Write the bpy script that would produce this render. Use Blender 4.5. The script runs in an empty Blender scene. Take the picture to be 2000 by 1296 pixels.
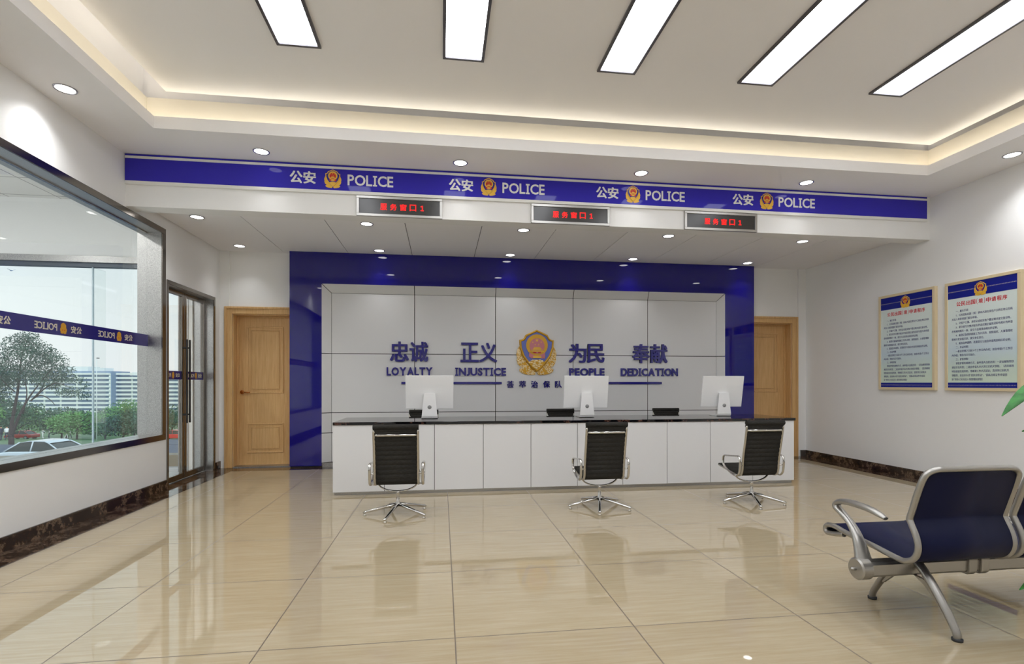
import bpy, bmesh, math, random
from mathutils import Vector, Matrix

SC = bpy.context.scene
COL = SC.collection
PI = math.pi
RND = random.Random(11)


# ------------------------------------------------------------------ helpers
def lin(r, g, b):
    f = lambda v: (v / 255) / 12.92 if v / 255 <= .04045 else ((v / 255 + .055) / 1.055) ** 2.4
    return (f(r), f(g), f(b), 1)


def mat(name, col, rough=.5, metal=0., spec=.5, emit=None, strength=1., coat=0.):
    m = bpy.data.materials.new(name)
    m.use_nodes = True
    b = m.node_tree.nodes['Principled BSDF']
    b.inputs['Base Color'].default_value = col
    b.inputs['Roughness'].default_value = rough
    b.inputs['Metallic'].default_value = metal
    b.inputs['Specular IOR Level'].default_value = spec
    b.inputs['Coat Weight'].default_value = coat
    b.inputs['Coat Roughness'].default_value = .02
    if emit:
        b.inputs['Emission Color'].default_value = emit
        b.inputs['Emission Strength'].default_value = strength
    return m


class NT:
    """small node-tree writer"""
    def __init__(s, m):
        s.t = m.node_tree
        s.b = s.t.nodes.get('Principled BSDF')

    def n(s, typ, **kw):
        nd = s.t.nodes.new(typ)
        for k, v in kw.items():
            if k.startswith('i_'):
                key = k[2:]
                nd.inputs[int(key) if key.isdigit() else key.replace('_', ' ')].default_value = v
            else:
                setattr(nd, k, v)
        return nd

    def l(s, a, b):
        s.t.links.new(a, b)

    def math(s, op, a, b=None, c=None):
        nd = s.t.nodes.new('ShaderNodeMath')
        nd.operation = op
        for i, v in enumerate((a, b, c)):
            if v is None:
                continue
            if isinstance(v, (int, float)):
                nd.inputs[i].default_value = v
            else:
                s.l(v, nd.inputs[i])
        return nd.outputs[0]

    def noise(s, scale, mapping=(1, 1, 1), detail=4, rough=.5, coord='Object', offset=None):
        tc = s.n('ShaderNodeTexCoord')
        mp = s.n('ShaderNodeMapping')
        mp.inputs['Scale'].default_value = mapping
        s.l(tc.outputs[coord], mp.inputs['Vector'])
        if offset is not None:
            s.l(offset, mp.inputs['Location'])
        nz = s.n('ShaderNodeTexNoise')
        nz.inputs['Scale'].default_value = scale
        nz.inputs['Detail'].default_value = detail
        nz.inputs['Roughness'].default_value = rough
        s.l(mp.outputs[0], nz.inputs['Vector'])
        return nz.outputs[0]

    def ramp(s, fac, stops):
        r = s.n('ShaderNodeValToRGB')
        e = r.color_ramp.elements
        e[0].position, e[0].color = stops[0]
        e[1].position, e[1].color = stops[-1]
        for p, c in stops[1:-1]:
            x = e.new(p)
            x.color = c
        s.l(fac, r.inputs[0])
        return r.outputs[0]

    def mix(s, fac, a, b):
        m = s.n('ShaderNodeMix', data_type='RGBA')
        if isinstance(fac, (int, float)):
            m.inputs[0].default_value = fac
        else:
            s.l(fac, m.inputs[0])
        for i, v in ((6, a), (7, b)):
            if isinstance(v, tuple):
                m.inputs[i].default_value = v
            else:
                s.l(v, m.inputs[i])
        return m.outputs[2]

    def bump(s, h, strength=.1, dist=.01):
        b = s.n('ShaderNodeBump')
        b.inputs['Strength'].default_value = strength
        b.inputs['Distance'].default_value = dist
        s.l(h, b.inputs['Height'])
        s.l(b.outputs[0], s.b.inputs['Normal'])


class G:
    """collects shapes and links them as ONE mesh object"""
    def __init__(s):
        s.bm = bmesh.new()

    def face(s, pts, mi=0):
        vs = [s.bm.verts.new(p) for p in pts]
        f = s.bm.faces.new(vs)
        f.material_index = mi
        return s

    def box(s, x0, x1, y0, y1, z0, z1, mi=0):
        v = [s.bm.verts.new((x, y, z)) for x in (x0, x1) for y in (y0, y1) for z in (z0, z1)]
        for q in ((0, 1, 3, 2), (4, 6, 7, 5), (0, 4, 5, 1), (2, 3, 7, 6), (0, 2, 6, 4), (1, 5, 7, 3)):
            s.bm.faces.new([v[i] for i in q]).material_index = mi
        return s

    def hull8(s, a, b, mi=0):
        """solid between two quads a and b (same winding)"""
        va = [s.bm.verts.new(p) for p in a]
        vb = [s.bm.verts.new(p) for p in b]
        n = len(a)
        s.bm.faces.new(va[::-1]).material_index = mi
        s.bm.faces.new(vb).material_index = mi
        for i in range(n):
            j = (i + 1) % n
            s.bm.faces.new((va[i], va[j], vb[j], vb[i])).material_index = mi
        return s

    def prism(s, poly, O, U, V, W, mi=0):
        """2-D polygon (u,v) at O + u*U + v*V, extruded along W"""
        O, U, V, W = map(Vector, (O, U, V, W))
        a = [O + U * u + V * v for u, v in poly]
        return s.hull8(a, [p + W for p in a], mi)

    def tube(s, path, r, n=8, closed=False, mi=0, flat=None, up=None):
        """tube along a path; r a number or a list; flat = (width, thickness) makes an oval band"""
        P = [Vector(p) for p in path]
        m = len(P)
        rad = r if isinstance(r, (list, tuple)) else [r] * m
        T = []
        for i in range(m):
            if closed:
                t = P[(i + 1) % m] - P[i - 1]
            else:
                t = P[min(i + 1, m - 1)] - P[max(i - 1, 0)]
            T.append(t.normalized())
        u = Vector(up) if up else (Vector((0, 0, 1)) if abs(T[0].z) < .9 else Vector((1, 0, 0)))
        rings = []
        for i in range(m):
            u = Vector(up) if up else u
            a = (u - T[i] * u.dot(T[i])).normalized()
            b = T[i].cross(a)
            u = a
            ring = []
            for k in range(n):
                an = 2 * PI * k / n
                ca, sa = math.cos(an), math.sin(an)
                if flat:
                    ring.append(s.bm.verts.new(P[i] + a * ca * flat[0] * rad[i] + b * sa * flat[1] * rad[i]))
                else:
                    ring.append(s.bm.verts.new(P[i] + (a * ca + b * sa) * rad[i]))
            rings.append(ring)
        for i in range(m if closed else m - 1):
            A, B = rings[i], rings[(i + 1) % m]
            for k in range(n):
                f = s.bm.faces.new((A[k], A[(k + 1) % n], B[(k + 1) % n], B[k]))
                f.material_index = mi
                f.smooth = True
        if not closed:
            s.bm.faces.new(rings[0][::-1]).material_index = mi
            s.bm.faces.new(rings[-1]).material_index = mi
        return s

    def lathe(s, prof, O=(0, 0, 0), n=24, mi=0, axis='z', soft=True):
        """profile [(r, h)...] turned about an axis through O"""
        rings = []
        for r, h in prof:
            ring = []
            for k in range(n):
                a = 2 * PI * k / n
                p = (r * math.cos(a), r * math.sin(a), h)
                if axis == 'y':
                    p = (p[0], p[2], p[1])
                if axis == 'x':
                    p = (p[2], p[0], p[1])
                ring.append(s.bm.verts.new(Vector(O) + Vector(p)))
            rings.append(ring)
        for A, B in zip(rings, rings[1:]):
            for k in range(n):
                f = s.bm.faces.new((A[k], A[(k + 1) % n], B[(k + 1) % n], B[k]))
                f.material_index = mi
                f.smooth = soft
        if prof[0][0] > 1e-6:
            s.bm.faces.new(rings[0][::-1]).material_index = mi
        if prof[-1][0] > 1e-6:
            s.bm.faces.new(rings[-1]).material_index = mi
        return s

    def strip(s, path, x0, x1, thick, mi=0):
        """solid sheet following a (y, z) path from x0 to x1; thick(i) is its thickness there"""
        m = len(path)
        out, inn = [], []
        for i in range(m):
            a, b = path[max(i - 1, 0)], path[min(i + 1, m - 1)]
            t = Vector((b[0] - a[0], b[1] - a[1])).normalized()
            nn = Vector((-t.y, t.x))
            h = thick(i) / 2 if callable(thick) else thick / 2
            p = Vector(path[i])
            out.append(p + nn * h)
            inn.append(p - nn * h)
        loop = out + inn[::-1]
        A = [s.bm.verts.new((x0, q[0], q[1])) for q in loop]
        B = [s.bm.verts.new((x1, q[0], q[1])) for q in loop]
        k = len(loop)
        for i in range(k):
            j = (i + 1) % k
            f = s.bm.faces.new((A[i], A[j], B[j], B[i]))
            f.material_index = mi
            f.smooth = True
        for V_ in (A, B):
            for i in range(m - 1):
                s.bm.faces.new((V_[i], V_[i + 1], V_[k - 2 - i], V_[k - 1 - i])).material_index = mi
        return s

    def blob(s, c, r, axes=None, mi=0, seg=8, rings=5):
        c = Vector(c)
        ax = axes or (Vector((1, 0, 0)), Vector((0, 1, 0)), Vector((0, 0, 1)))
        top = s.bm.verts.new(c + ax[2] * r[2])
        bot = s.bm.verts.new(c - ax[2] * r[2])
        R = []
        for i in range(1, rings):
            th = PI * i / rings
            R.append([s.bm.verts.new(c + ax[0] * r[0] * math.sin(th) * math.cos(2 * PI * k / seg)
                                     + ax[1] * r[1] * math.sin(th) * math.sin(2 * PI * k / seg)
                                     + ax[2] * r[2] * math.cos(th)) for k in range(seg)])
        for k in range(seg):
            j = (k + 1) % seg
            fs = [s.bm.faces.new((top, R[0][k], R[0][j])), s.bm.faces.new((bot, R[-1][j], R[-1][k]))]
            for A, B in zip(R, R[1:]):
                fs.append(s.bm.faces.new((A[k], B[k], B[j], A[j])))
            for f in fs:
                f.smooth = True
                f.material_index = mi
        return s

    def text(s, ch, O, U, V, W, mi=0, bold=.02, box=None, line=1.0, fit=True):
        """writing ch: u along U, v along V (unit vectors), raised by W; box = (u0, u1, v0, v1) it fills"""
        vs, fs = glyphs(ch, bold, line)
        O, U, V, W = map(Vector, (O, U, V, W))
        x0 = min(v[0] for v in vs); x1 = max(v[0] for v in vs)
        y0 = min(v[1] for v in vs); y1 = max(v[1] for v in vs)
        if box:
            a0, a1, b0, b1 = box
            sx, sy = (a1 - a0) / (x1 - x0), (b1 - b0) / (y1 - y0)
        else:
            a0, b0, sx, sy = 0, 0, 1, 1
            x0 = y0 = 0
        new = []
        for v in vs:
            new.append(s.bm.verts.new(O + U * (a0 + (v[0] - x0) * sx) + V * (b0 + (v[1] - y0) * sy) + W * (.5 + v[2])))
        for f in fs:
            try:
                s.bm.faces.new([new[i] for i in f]).material_index = mi
            except ValueError:
                pass
        return s

    def poly(s, *a, **k):
        return s.prism(*a, **k)


_glyph = {}


def glyphs(ch, bold, line=1.0):
    key = (ch, bold, line)
    if key not in _glyph:
        cu = bpy.data.curves.new('writing', 'FONT')
        cu.body = ch
        cu.size = 1
        cu.resolution_u = 3 if len(ch) < 30 else 1
        wide = ord(max(ch)) > 0x2e80
        cu.offset = 0 if wide else bold
        cu.extrude = .5
        cu.space_line = line
        o = bpy.data.objects.new('writing', cu)
        COL.objects.link(o)
        dg = bpy.context.evaluated_depsgraph_get()
        me = o.evaluated_get(dg).to_mesh()
        vv, ff = [tuple(v.co) for v in me.vertices], [tuple(p.vertices) for p in me.polygons]
        if wide and bold:
            sh = [(-bold, 0), (bold, 0)] if len(ch) > 30 else [(-bold, -bold * .6), (bold, -bold * .6), (-bold, bold * .6), (bold, bold * .6), (0, 0)]
            n0 = len(vv)
            v2, f2 = [], []
            for k, (dx, dy) in enumerate(sh):
                v2 += [(x + dx, y + dy, z * (1 + .05 * k)) for x, y, z in vv]
                f2 += [tuple(i + k * n0 for i in f) for f in ff]
            vv, ff = v2, f2
        _glyph[key] = (vv, ff)
        bpy.data.objects.remove(o)
        bpy.data.curves.remove(cu)
    return _glyph[key]


# letters drawn by hand where the sign's face has serifs: capital I and figure 1 (unit box, width factor given)
SERIF = {'I': (.42, [(0, 0), (1, 0), (1, .15), (.72, .15), (.72, .85), (1, .85), (1, 1), (0, 1), (0, .85), (.28, .85), (.28, .15), (0, .15)]),
         '1': (.5, [(0, 0), (1, 0), (1, .14), (.7, .14), (.7, 1), (.42, 1), (0, .86), (0, .72), (.4, .78), (.4, .14), (0, .14)])}


def latin(word, u0, u1, v0, v1, bold=.04, gap=.07):
    """boxes for every letter of a capital word set between u0 and u1: list of (letter, box)"""
    ws = []
    for ch in word:
        if ch in SERIF:
            ws.append(SERIF[ch][0])
        else:
            vs, _ = glyphs(ch, bold)
            ws.append((max(v[0] for v in vs) - min(v[0] for v in vs)) / .722)
    tot = sum(ws) + gap * (len(word) - 1)
    k = (u1 - u0) / tot
    out, u = [], u0
    for ch, w in zip(word, ws):
        out.append((ch, (u, u + w * k, v0, v1)))
        u += (w + gap) * k
    return out


def put_letter(g, ch, box, O, U, V, W, mi=0, bold=.025):
    if ch in SERIF:
        a0, a1, b0, b1 = box
        g.prism([(a0 + x * (a1 - a0), b0 + y * (b1 - b0)) for x, y in SERIF[ch][1]], O, U, V, W, mi)
    else:
        g.text(ch, O, U, V, W, mi, bold, box)


def obj(name, g, m, parent=None, bevel=0., smooth=False, seg=2, loc=None):
    me = bpy.data.meshes.new(name)
    bmesh.ops.recalc_face_normals(g.bm, faces=g.bm.faces)
    g.bm.to_mesh(me)
    g.bm.free()
    for x in (m if isinstance(m, (list, tuple)) else [m]):
        me.materials.append(x)
    if smooth:
        for p in me.polygons:
            p.use_smooth = True
    o = bpy.data.objects.new(name, me)
    COL.objects.link(o)
    if parent:
        o.parent = parent
    if loc:
        o.location = loc
    if bevel:
        b = o.modifiers.new('bevel', 'BEVEL')
        b.width = bevel
        b.segments = seg
        b.limit_method = 'ANGLE'
        b.angle_limit = .7
    return o


def tag(o, label=None, cat=None, group=None, kind=None):
    for k, v in (('label', label), ('category', cat), ('group', group), ('kind', kind)):
        if v:
            o[k] = v
    return o


def thing(name, label, cat, loc=(0, 0, 0), rz=0., group=None, kind=None):
    o = bpy.data.objects.new(name, None)
    COL.objects.link(o)
    o.location = loc
    o.rotation_euler = (0, 0, rz)
    o.empty_display_size = .1
    return tag(o, label, cat, group, kind)


def dup(root, loc, label, rz=None, group=None):
    r = root.copy()
    COL.objects.link(r)
    r.location = loc
    r['label'] = label
    if rz is not None:
        r.rotation_euler = (0, 0, rz)
    if group:
        r['group'] = group
    for ch in list(root.children):
        c = ch.copy()
        COL.objects.link(c)
        c.parent = r
        for gch in list(ch.children):
            d = gch.copy()
            COL.objects.link(d)
            d.parent = c
    return r


# ------------------------------------------------------------------ materials
def wall_paint(name, col, rough=.55):
    m = mat(name, col, rough, spec=.3)
    t = NT(m)
    t.bump(t.noise(220, detail=2), .02, .002)
    return m


M = {}
M['white'] = wall_paint('white wall paint', lin(241, 241, 240))
M['ceiling'] = wall_paint('ceiling paint', lin(246, 245, 246), .7)
M['cove'] = wall_paint('warm cove paint', lin(228, 222, 208), .7)
M['laminate'] = mat('white laminate panel', lin(222, 222, 223), .28, spec=.4)
M['gap'] = mat('dark joint', lin(28, 27, 27), .7)
M['seam'] = mat('ceiling joint', lin(50, 44, 52), .7)
M['blue_glass'] = mat('deep blue back-painted glass', lin(12, 5, 124), .02, spec=.8)
M['blue_sign'] = mat('blue sign panel', lin(58, 52, 176), .05, spec=.14)
M['sign_white'] = mat('sign white', lin(232, 232, 228), .35)
M['letter_blue'] = mat('blue acrylic letter', lin(38, 34, 128), .08, spec=.5)
M['red_led'] = mat('red led', lin(200, 10, 10), .5, emit=(1, .0, .0, 1), strength=1.0)
M['black_screen'] = mat('dark led board', lin(52, 51, 49), .22)
M['lamp'] = mat('lit diffuser', lin(240, 240, 240), .5, emit=(.955, .985, 1.04, 1), strength=6.6)
M['porch_fill'] = mat('porch fill lens', lin(250, 250, 250), .5, emit=(1, .98, .95, 1), strength=170)  # strong glow for the lamps added to brighten the porch
M['spot'] = mat('lit downlight lens', lin(250, 250, 250), .5, emit=(1, .98, .95, 1), strength=5)
M['cove_led'] = mat('warm cove light', lin(255, 236, 190), .5, emit=(1, .955, .86, 1), strength=4.0)
M['chrome'] = mat('chrome', lin(205, 203, 200), .12, metal=1)
M['alu'] = mat('brushed aluminium frame', lin(196, 192, 184), .28, metal=1)
M['rim'] = mat('downlight rim', lin(190, 190, 198), .18, metal=1)
M['fixture'] = mat('grey light frame', lin(96, 94, 98), .35, metal=.6)
M['silver'] = mat('silver computer shell', lin(240, 240, 240), .4)
M['grey_disc'] = mat('grey disc', lin(150, 150, 150), .5)
M['black_plastic'] = mat('black plastic', lin(20, 20, 22), .45)
M['brass'] = mat('copper toned brass', lin(196, 130, 74), .22, metal=1)
M['cream_frame'] = mat('cream poster frame', lin(222, 205, 168), .45)
M['gold'] = mat('gold enamel', lin(232, 184, 62), .35, metal=.0)
M['gold_dark'] = mat('antique gold', lin(206, 156, 38), .4, metal=.25)
M['gold_pale'] = mat('pale gold relief', lin(250, 232, 190), .45, metal=.1)
M['enamel_blue'] = mat('blue enamel', lin(98, 112, 190), .25)
M['enamel_navy'] = mat('navy enamel', lin(44, 38, 140), .25)
M['enamel_pink'] = mat('faded red enamel', lin(198, 118, 128), .3)
M['enamel_red'] = mat('red enamel', lin(196, 30, 34), .3)
M['red_print'] = mat('red print', lin(206, 32, 52), .5)
M['navy_print'] = mat('navy print', lin(44, 46, 112), .5)
M['poster_blue'] = mat('blue print', lin(20, 32, 140), .25)
M['cream_print'] = mat('cream print', lin(222, 210, 186), .5)
M['sticker_blue'] = mat('navy window film', lin(44, 40, 120), .12)
M['sticker_gold'] = mat('gold window film', lin(214, 158, 40), .4)
M['sticker_text'] = mat('cream window film', lin(214, 206, 190), .4)
M['rubber'] = mat('dark rubber', lin(45, 46, 48), .6)

# brushed stainless with fine grain
m = mat('dark stainless steel', lin(128, 122, 116), .16, metal=1)
M['steel_dark'] = m
m = mat('brushed stainless steel', lin(176, 175, 174), .34, metal=1)
t = NT(m)
t.l(t.ramp(t.noise(260, detail=3, rough=.7), [(.3, lin(120, 119, 118)), (.7, lin(215, 214, 213))]), t.b.inputs['Base Color'])
M['steel'] = m

# chair fabric
m = mat('black ribbed fabric', lin(40, 38, 35), .75, spec=.25)
t = NT(m)
nz = t.noise(40, (1, 14, 14), 3)
t.l(t.ramp(nz, [(.3, lin(24, 23, 21)), (.75, lin(58, 56, 52))]), t.b.inputs['Base Color'])
t.bump(t.noise(900, detail=1), .25, .001)
M['fabric'] = m
m = mat('navy perforated seat skin', lin(8, 15, 52), .5, spec=.22)
t = NT(m)
t.bump(t.noise(700, detail=1), .08, .001)
M['navy'] = m
m = mat('satin silver paint', lin(168, 166, 162), .3, metal=.85)
M['satin'] = m

# wood
m = mat('pale maple veneer', lin(205, 160, 104), .35, spec=.4)
t = NT(m)
w = t.noise(7, (9, 9, .5), 6, .65)
t.l(t.ramp(w, [(.25, lin(198, 154, 98)), (.5, lin(214, 172, 116)), (.8, lin(226, 190, 138))]), t.b.inputs['Base Color'])
M['wood'] = m


def marble(name, dark, mid, vein, scale, rough, lo=.62, hi=.8):
    m = mat(name, dark, rough, spec=.5)
    t = NT(m)
    a = t.noise(scale, (1, 1, 1), 8, .65)
    b = t.noise(scale * 2.3, (1, 1, 1), 9, .75)
    ridge = t.math('ABSOLUTE', t.math('SUBTRACT', b, .5))
    v = t.math('SUBTRACT', 1., t.math('MULTIPLY', ridge, 14.))
    v = t.math('MULTIPLY', t.math('MAXIMUM', v, 0.), t.math('GREATER_THAN', a, lo - .1))
    c = t.mix(v, t.ramp(a, [(.35, dark), (.7, mid)]), vein)
    t.l(c, t.b.inputs['Base Color'])
    return m


M['marble_brown'] = marble('dark brown emperador marble', lin(42, 30, 23), lin(74, 55, 42), lin(128, 106, 86), 8., .06)
M['granite'] = marble('black granite', lin(9, 9, 11), lin(20, 20, 24), lin(96, 66, 56), 9., .03, .66)

# polished beige floor tiles, 0.85 x 0.835 m, straight grain across the room
m = mat('polished beige floor tile', lin(200, 178, 140), .045, spec=.62)
t = NT(m)
tc = t.n('ShaderNodeTexCoord')
sp = t.n('ShaderNodeSeparateXYZ')
t.l(tc.outputs['Object'], sp.inputs[0])
u = t.math('DIVIDE', t.math('ADD', sp.outputs[0], .79 + 8.5), .85)
v = t.math('DIVIDE', t.math('ADD', sp.outputs[1], -2.37 + 8.35), .835)
fu, fv = t.math('FRACT', u), t.math('FRACT', v)
eu = t.math('MULTIPLY', t.math('MINIMUM', fu, t.math('SUBTRACT', 1., fu)), .85)
ev = t.math('MULTIPLY', t.math('MINIMUM', fv, t.math('SUBTRACT', 1., fv)), .835)
grout = t.math('LESS_THAN', t.math('MINIMUM', eu, ev), .0032)
wn = t.n('ShaderNodeTexWhiteNoise', noise_dimensions='2D')
cb = t.n('ShaderNodeCombineXYZ')
t.l(t.math('FLOOR', u), cb.inputs[0])
t.l(t.math('FLOOR', v), cb.inputs[1])
t.l(cb.outputs[0], wn.inputs['Vector'])
vm = t.n('ShaderNodeVectorMath', operation='SCALE')
t.l(wn.outputs['Color'], vm.inputs[0])
vm.inputs['Scale'].default_value = 9.
g1 = t.noise(5., (.6, 11, 1), 9, .7, offset=vm.outputs[0])
g2 = t.noise(9., (.5, 12, 1), 5, .6, offset=vm.outputs[0])
c1 = t.ramp(g1, [(.25, lin(167, 149, 118)), (.5, lin(177, 162, 134)), (.75, lin(186, 174, 149))])
c2 = t.mix(t.math('MULTIPLY', t.math('GREATER_THAN', g2, .70), .35), c1, lin(166, 138, 100))
t.l(t.mix(grout, c2, lin(120, 108, 94)), t.b.inputs['Base Color'])
t.l(t.math('ADD', t.math('MULTIPLY', grout, .4), .016), t.b.inputs['Roughness'])
M['floor'] = m

# panelled white ceiling of the porch: 0.6 m grid
m = mat('porch ceiling tile', lin(214, 212, 208), .7)
t = NT(m)
tc = t.n('ShaderNodeTexCoord')
sp = t.n('ShaderNodeSeparateXYZ')
t.l(tc.outputs['Object'], sp.inputs[0])
gs = []
for k in (0, 1):
    f = t.math('FRACT', t.math('DIVIDE', t.math('ADD', sp.outputs[k], 60.), .6))
    gs.append(t.math('MINIMUM', f, t.math('SUBTRACT', 1., f)))
gg = t.math('LESS_THAN', t.math('MINIMUM', gs[0], gs[1]), .012)
t.l(t.mix(gg, lin(214, 212, 208), lin(140, 138, 136)), t.b.inputs['Base Color'])
M['porch_tile'] = m

# window glass: see-through with a mirror share that grows at grazing angles
m = bpy.data.materials.new('window glass')
m.use_nodes = True
nt = m.node_tree
nt.nodes.remove(nt.nodes['Principled BSDF'])
t = NT(m)
lw = t.n('ShaderNodeLayerWeight')
lw.inputs['Blend'].default_value = .5
fac = t.math('ADD', .03, t.math('MULTIPLY', t.math('POWER', lw.outputs['Facing'], 4.), .8))
tr = t.n('ShaderNodeBsdfTransparent')
tr.inputs[0].default_value = (.965, .98, .975, 1)
gl = t.n('ShaderNodeBsdfGlossy')
gl.inputs['Roughness'].default_value = 0
ms = t.n('ShaderNodeMixShader')
t.l(fac, ms.inputs[0])
t.l(tr.outputs[0], ms.inputs[1])
t.l(gl.outputs[0], ms.inputs[2])
t.l(ms.outputs[0], nt.nodes['Material Output'].inputs[0])
M['glass'] = m

# poster paper: pale teal sheet fading to blue-grey hills and green at the foot (a printed picture)
m = mat('printed poster sheet', lin(190, 205, 200), .22)
t = NT(m)
tc = t.n('ShaderNodeTexCoord')
sp = t.n('ShaderNodeSeparateXYZ')
t.l(tc.outputs['Generated'], sp.inputs[0])
zz = t.math('ADD', sp.outputs[2], t.math('MULTIPLY', t.math('SUBTRACT', t.noise(6, detail=5), .5), .16))
t.l(t.ramp(zz, [(.0, lin(214, 230, 210)), (.2, lin(206, 224, 214)), (.38, lin(204, 222, 232)), (.6, lin(222, 236, 234)), (1, lin(230, 240, 236))]), t.b.inputs['Base Color'])
M['poster'] = m


def leafmat(name, a, b):
    m = mat(name, a, .5, spec=.3)
    t = NT(m)
    t.l(t.ramp(t.noise(.9, detail=3), [(.3, a), (.7, b)]), t.b.inputs['Base Color'])
    return m


M['leaf_tall'] = leafmat('blue green foliage', lin(46, 76, 70), lin(84, 114, 96))
M['leaf_dark'] = leafmat('dark green foliage', lin(38, 76, 66), lin(72, 114, 86))
M['leaf_bright'] = leafmat('fresh green foliage', lin(74, 126, 70), lin(112, 162, 96))
M['bark'] = mat('dark bark', lin(62, 54, 56), .9)
M['grass'] = leafmat('lawn', lin(54, 98, 50), lin(78, 124, 64))
M['road'] = mat('asphalt', lin(86, 98, 116), .8)
M['stone'] = mat('tan stone kerb', lin(170, 160, 146), .7)
M['car_white'] = mat('white car paint', lin(206, 218, 226), .2, coat=.5)
M['car_red'] = mat('red car paint', lin(214, 52, 46), .25, coat=.5)
M['car_glass'] = mat('car window', lin(38, 46, 44), .08)
M['tyre'] = mat('tyre', lin(30, 32, 36), .8)
M['hub'] = mat('wheel hub', lin(178, 182, 186), .3, metal=.6)
M['bld_white'] = mat('pale balcony wall', lin(236, 242, 240), .7)
M['bld_blue'] = mat('haze-tinted blue facade', lin(128, 150, 178), .6)  # distance haze is painted into this blue and the balcony white
M['skin'] = mat('skin', lin(206, 160, 132), .6)
M['cloth_white'] = mat('white cloth', lin(240, 240, 244), .8)
M['cloth_navy'] = mat('navy cloth', lin(44, 50, 76), .8)
M['hair'] = mat('black hair', lin(24, 22, 22), .6)
m = mat('houseplant leaf', lin(34, 96, 36), .5, spec=.25)
t = NT(m)
t.l(t.ramp(t.noise(26, (1, 1, 1), 5), [(.3, lin(22, 74, 28)), (.7, lin(62, 136, 62))]), t.b.inputs['Base Color'])
M['plant'] = m
M['pot'] = mat('white pot', lin(220, 220, 218), .3)
M['soil'] = mat('soil', lin(52, 40, 30), .9)

# ------------------------------------------------------------------ room shell
XL, XR, YF, YK = -3.008, 5.743, -2.8, 7.55      # left wall, right wall, wall behind the camera, back wall
ZS, ZL, ZT = 3.36, 2.97, 3.70                    # soffit ring, low ceiling behind the beam, raised centre panel


def struct(name, g, m, label, cat, parent=None, bevel=0.):
    o = obj(name, g, m, parent, bevel)
    return tag(o, label, cat, None, 'structure')


g = G().box(XL - .24, XR + .2, YF - .2, YK + .5, -.12, 0)
floor = struct('floor', g, M['floor'], 'polished beige stone tile floor of the hall', 'floor')
g = G().box(XL, XL + .258, YF, YK, -.001, .0012).box(XR - .265, XR, YF, YK, -.001, .0012).box(XL + .258, XR - .265, 7.247, YK, -.001, .0012).box(XL - .24, XL, 6.159, 7.376, -.001, .0012)
obj('border_band', g, M['marble_brown'], floor)['label'] = 'dark brown marble floor border'

# left wall, with the window and the glass door cut out
g = G()
W0, W1 = 1.2, 6.127
X0 = XL - .24
g.box(X0, XL, YF, W0, 0, 4.1)
g.box(X0, XL, W0, W1, 0, .543).box(X0, XL, W0, W1, 2.845, 4.1)
g.box(X0, XL, W1, 6.159, 0, 4.1)
g.box(X0, XL, 6.159, 7.376, 2.305, 4.1)
g.box(X0, XL, 7.376, YK, 0, 4.1)
struct('wall_left', g, M['white'], 'white left wall holding the big window and the glass door', 'wall')
struct('wall_right', G().box(XR, XR + .2, YF, YK + .2, 0, 4.1), M['white'], 'plain white right wall carrying the two framed posters', 'wall')
g = G()
g.box(XL - .24, -2.842, YK, YK + .2, 0, 4.1).box(-2.842, -2.085, YK, YK + .2, 2.12, 4.1).box(-2.085, 4.755, YK, YK + .2, 0, 4.1)
g.box(4.755, 5.501, YK, YK + .2, 2.12, 4.1).box(5.501, XR + .2, YK, YK + .2, 0, 4.1)
struct('wall_back', g, M['white'], 'white back wall behind the blue feature wall', 'wall')
struct('wall_front', G().box(XL - .24, XR + .2, YF - .2, YF, 0, 4.1), M['white'], 'white wall behind the viewer', 'wall')
# shallow corner piers either side of the back wall
struct('trim_1', G().box(XL, -2.885, YK - .02, YK, 0, ZL), M['white'], 'narrow white pier in the back left corner', 'pier')
struct('trim_2', G().box(5.612, XR, YK - .02, YK, 0, ZL), M['white'], 'narrow white pier in the back right corner', 'pier')
# baseboards
H = .1
g = G().box(XL, XL + .018, YF, 6.15, 0, H).box(XL, XL + .018, 7.385, YK - .021, 0, H)
struct('baseboard_left', g, M['marble_brown'], 'dark marble baseboard under the big window', 'baseboard', bevel=.003)
struct('baseboard_right', G().box(XR - .018, XR, YF, YK - .021, 0, H), M['marble_brown'], 'dark marble baseboard along the right wall', 'baseboard', bevel=.003)
struct('baseboard_back', G().box(5.64, XR - .019, YK - .038, YK - .02, 0, H), M['steel'], 'short grey baseboard in the back right corner', 'baseboard')

# ceiling: soffit ring with a warm-lit cove and a raised floating centre panel
OX0, OX1, OY0, OY1 = -2.465, 5.105, -1.6, 4.837       # tray opening
CX0, CX1, CY0, CY1 = -2.598, 5.267, -1.75, 4.99       # cove walls
g = G()
zf, zl = 3.40, 3.466
for x0, x1, y0, y1 in ((XL, OX0, YF, 5.44), (OX1, XR, YF, 5.44), (OX0, OX1, OY1, 5.44), (OX0, OX1, YF, OY0)):
    g.box(x0, x1, y0, y1, ZS, zf)
for x0, x1, y0, y1 in ((OX0 - .03, OX0, OY0 - .03, OY1 + .03), (OX1, OX1 + .03, OY0 - .03, OY1 + .03),
                       (OX0, OX1, OY1, OY1 + .03), (OX0, OX1, OY0 - .03, OY0)):
    g.box(x0, x1, y0, y1, zf, zl)
ceiling = struct('ceiling', g, M['ceiling'], 'stepped white ceiling with a lit cove around the raised centre', 'ceiling')
g = G()
for x0, x1, y0, y1 in ((XL, CX0, YF, 5.44), (CX1, XR, YF, 5.44), (CX0, CX1, CY1, 5.44), (CX0, CX1, YF, CY0)):
    g.box(x0, x1, y0, y1, zf, ZT)
obj('cove_wall', g, M['cove'], ceiling)
g = G()
e = .06
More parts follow.
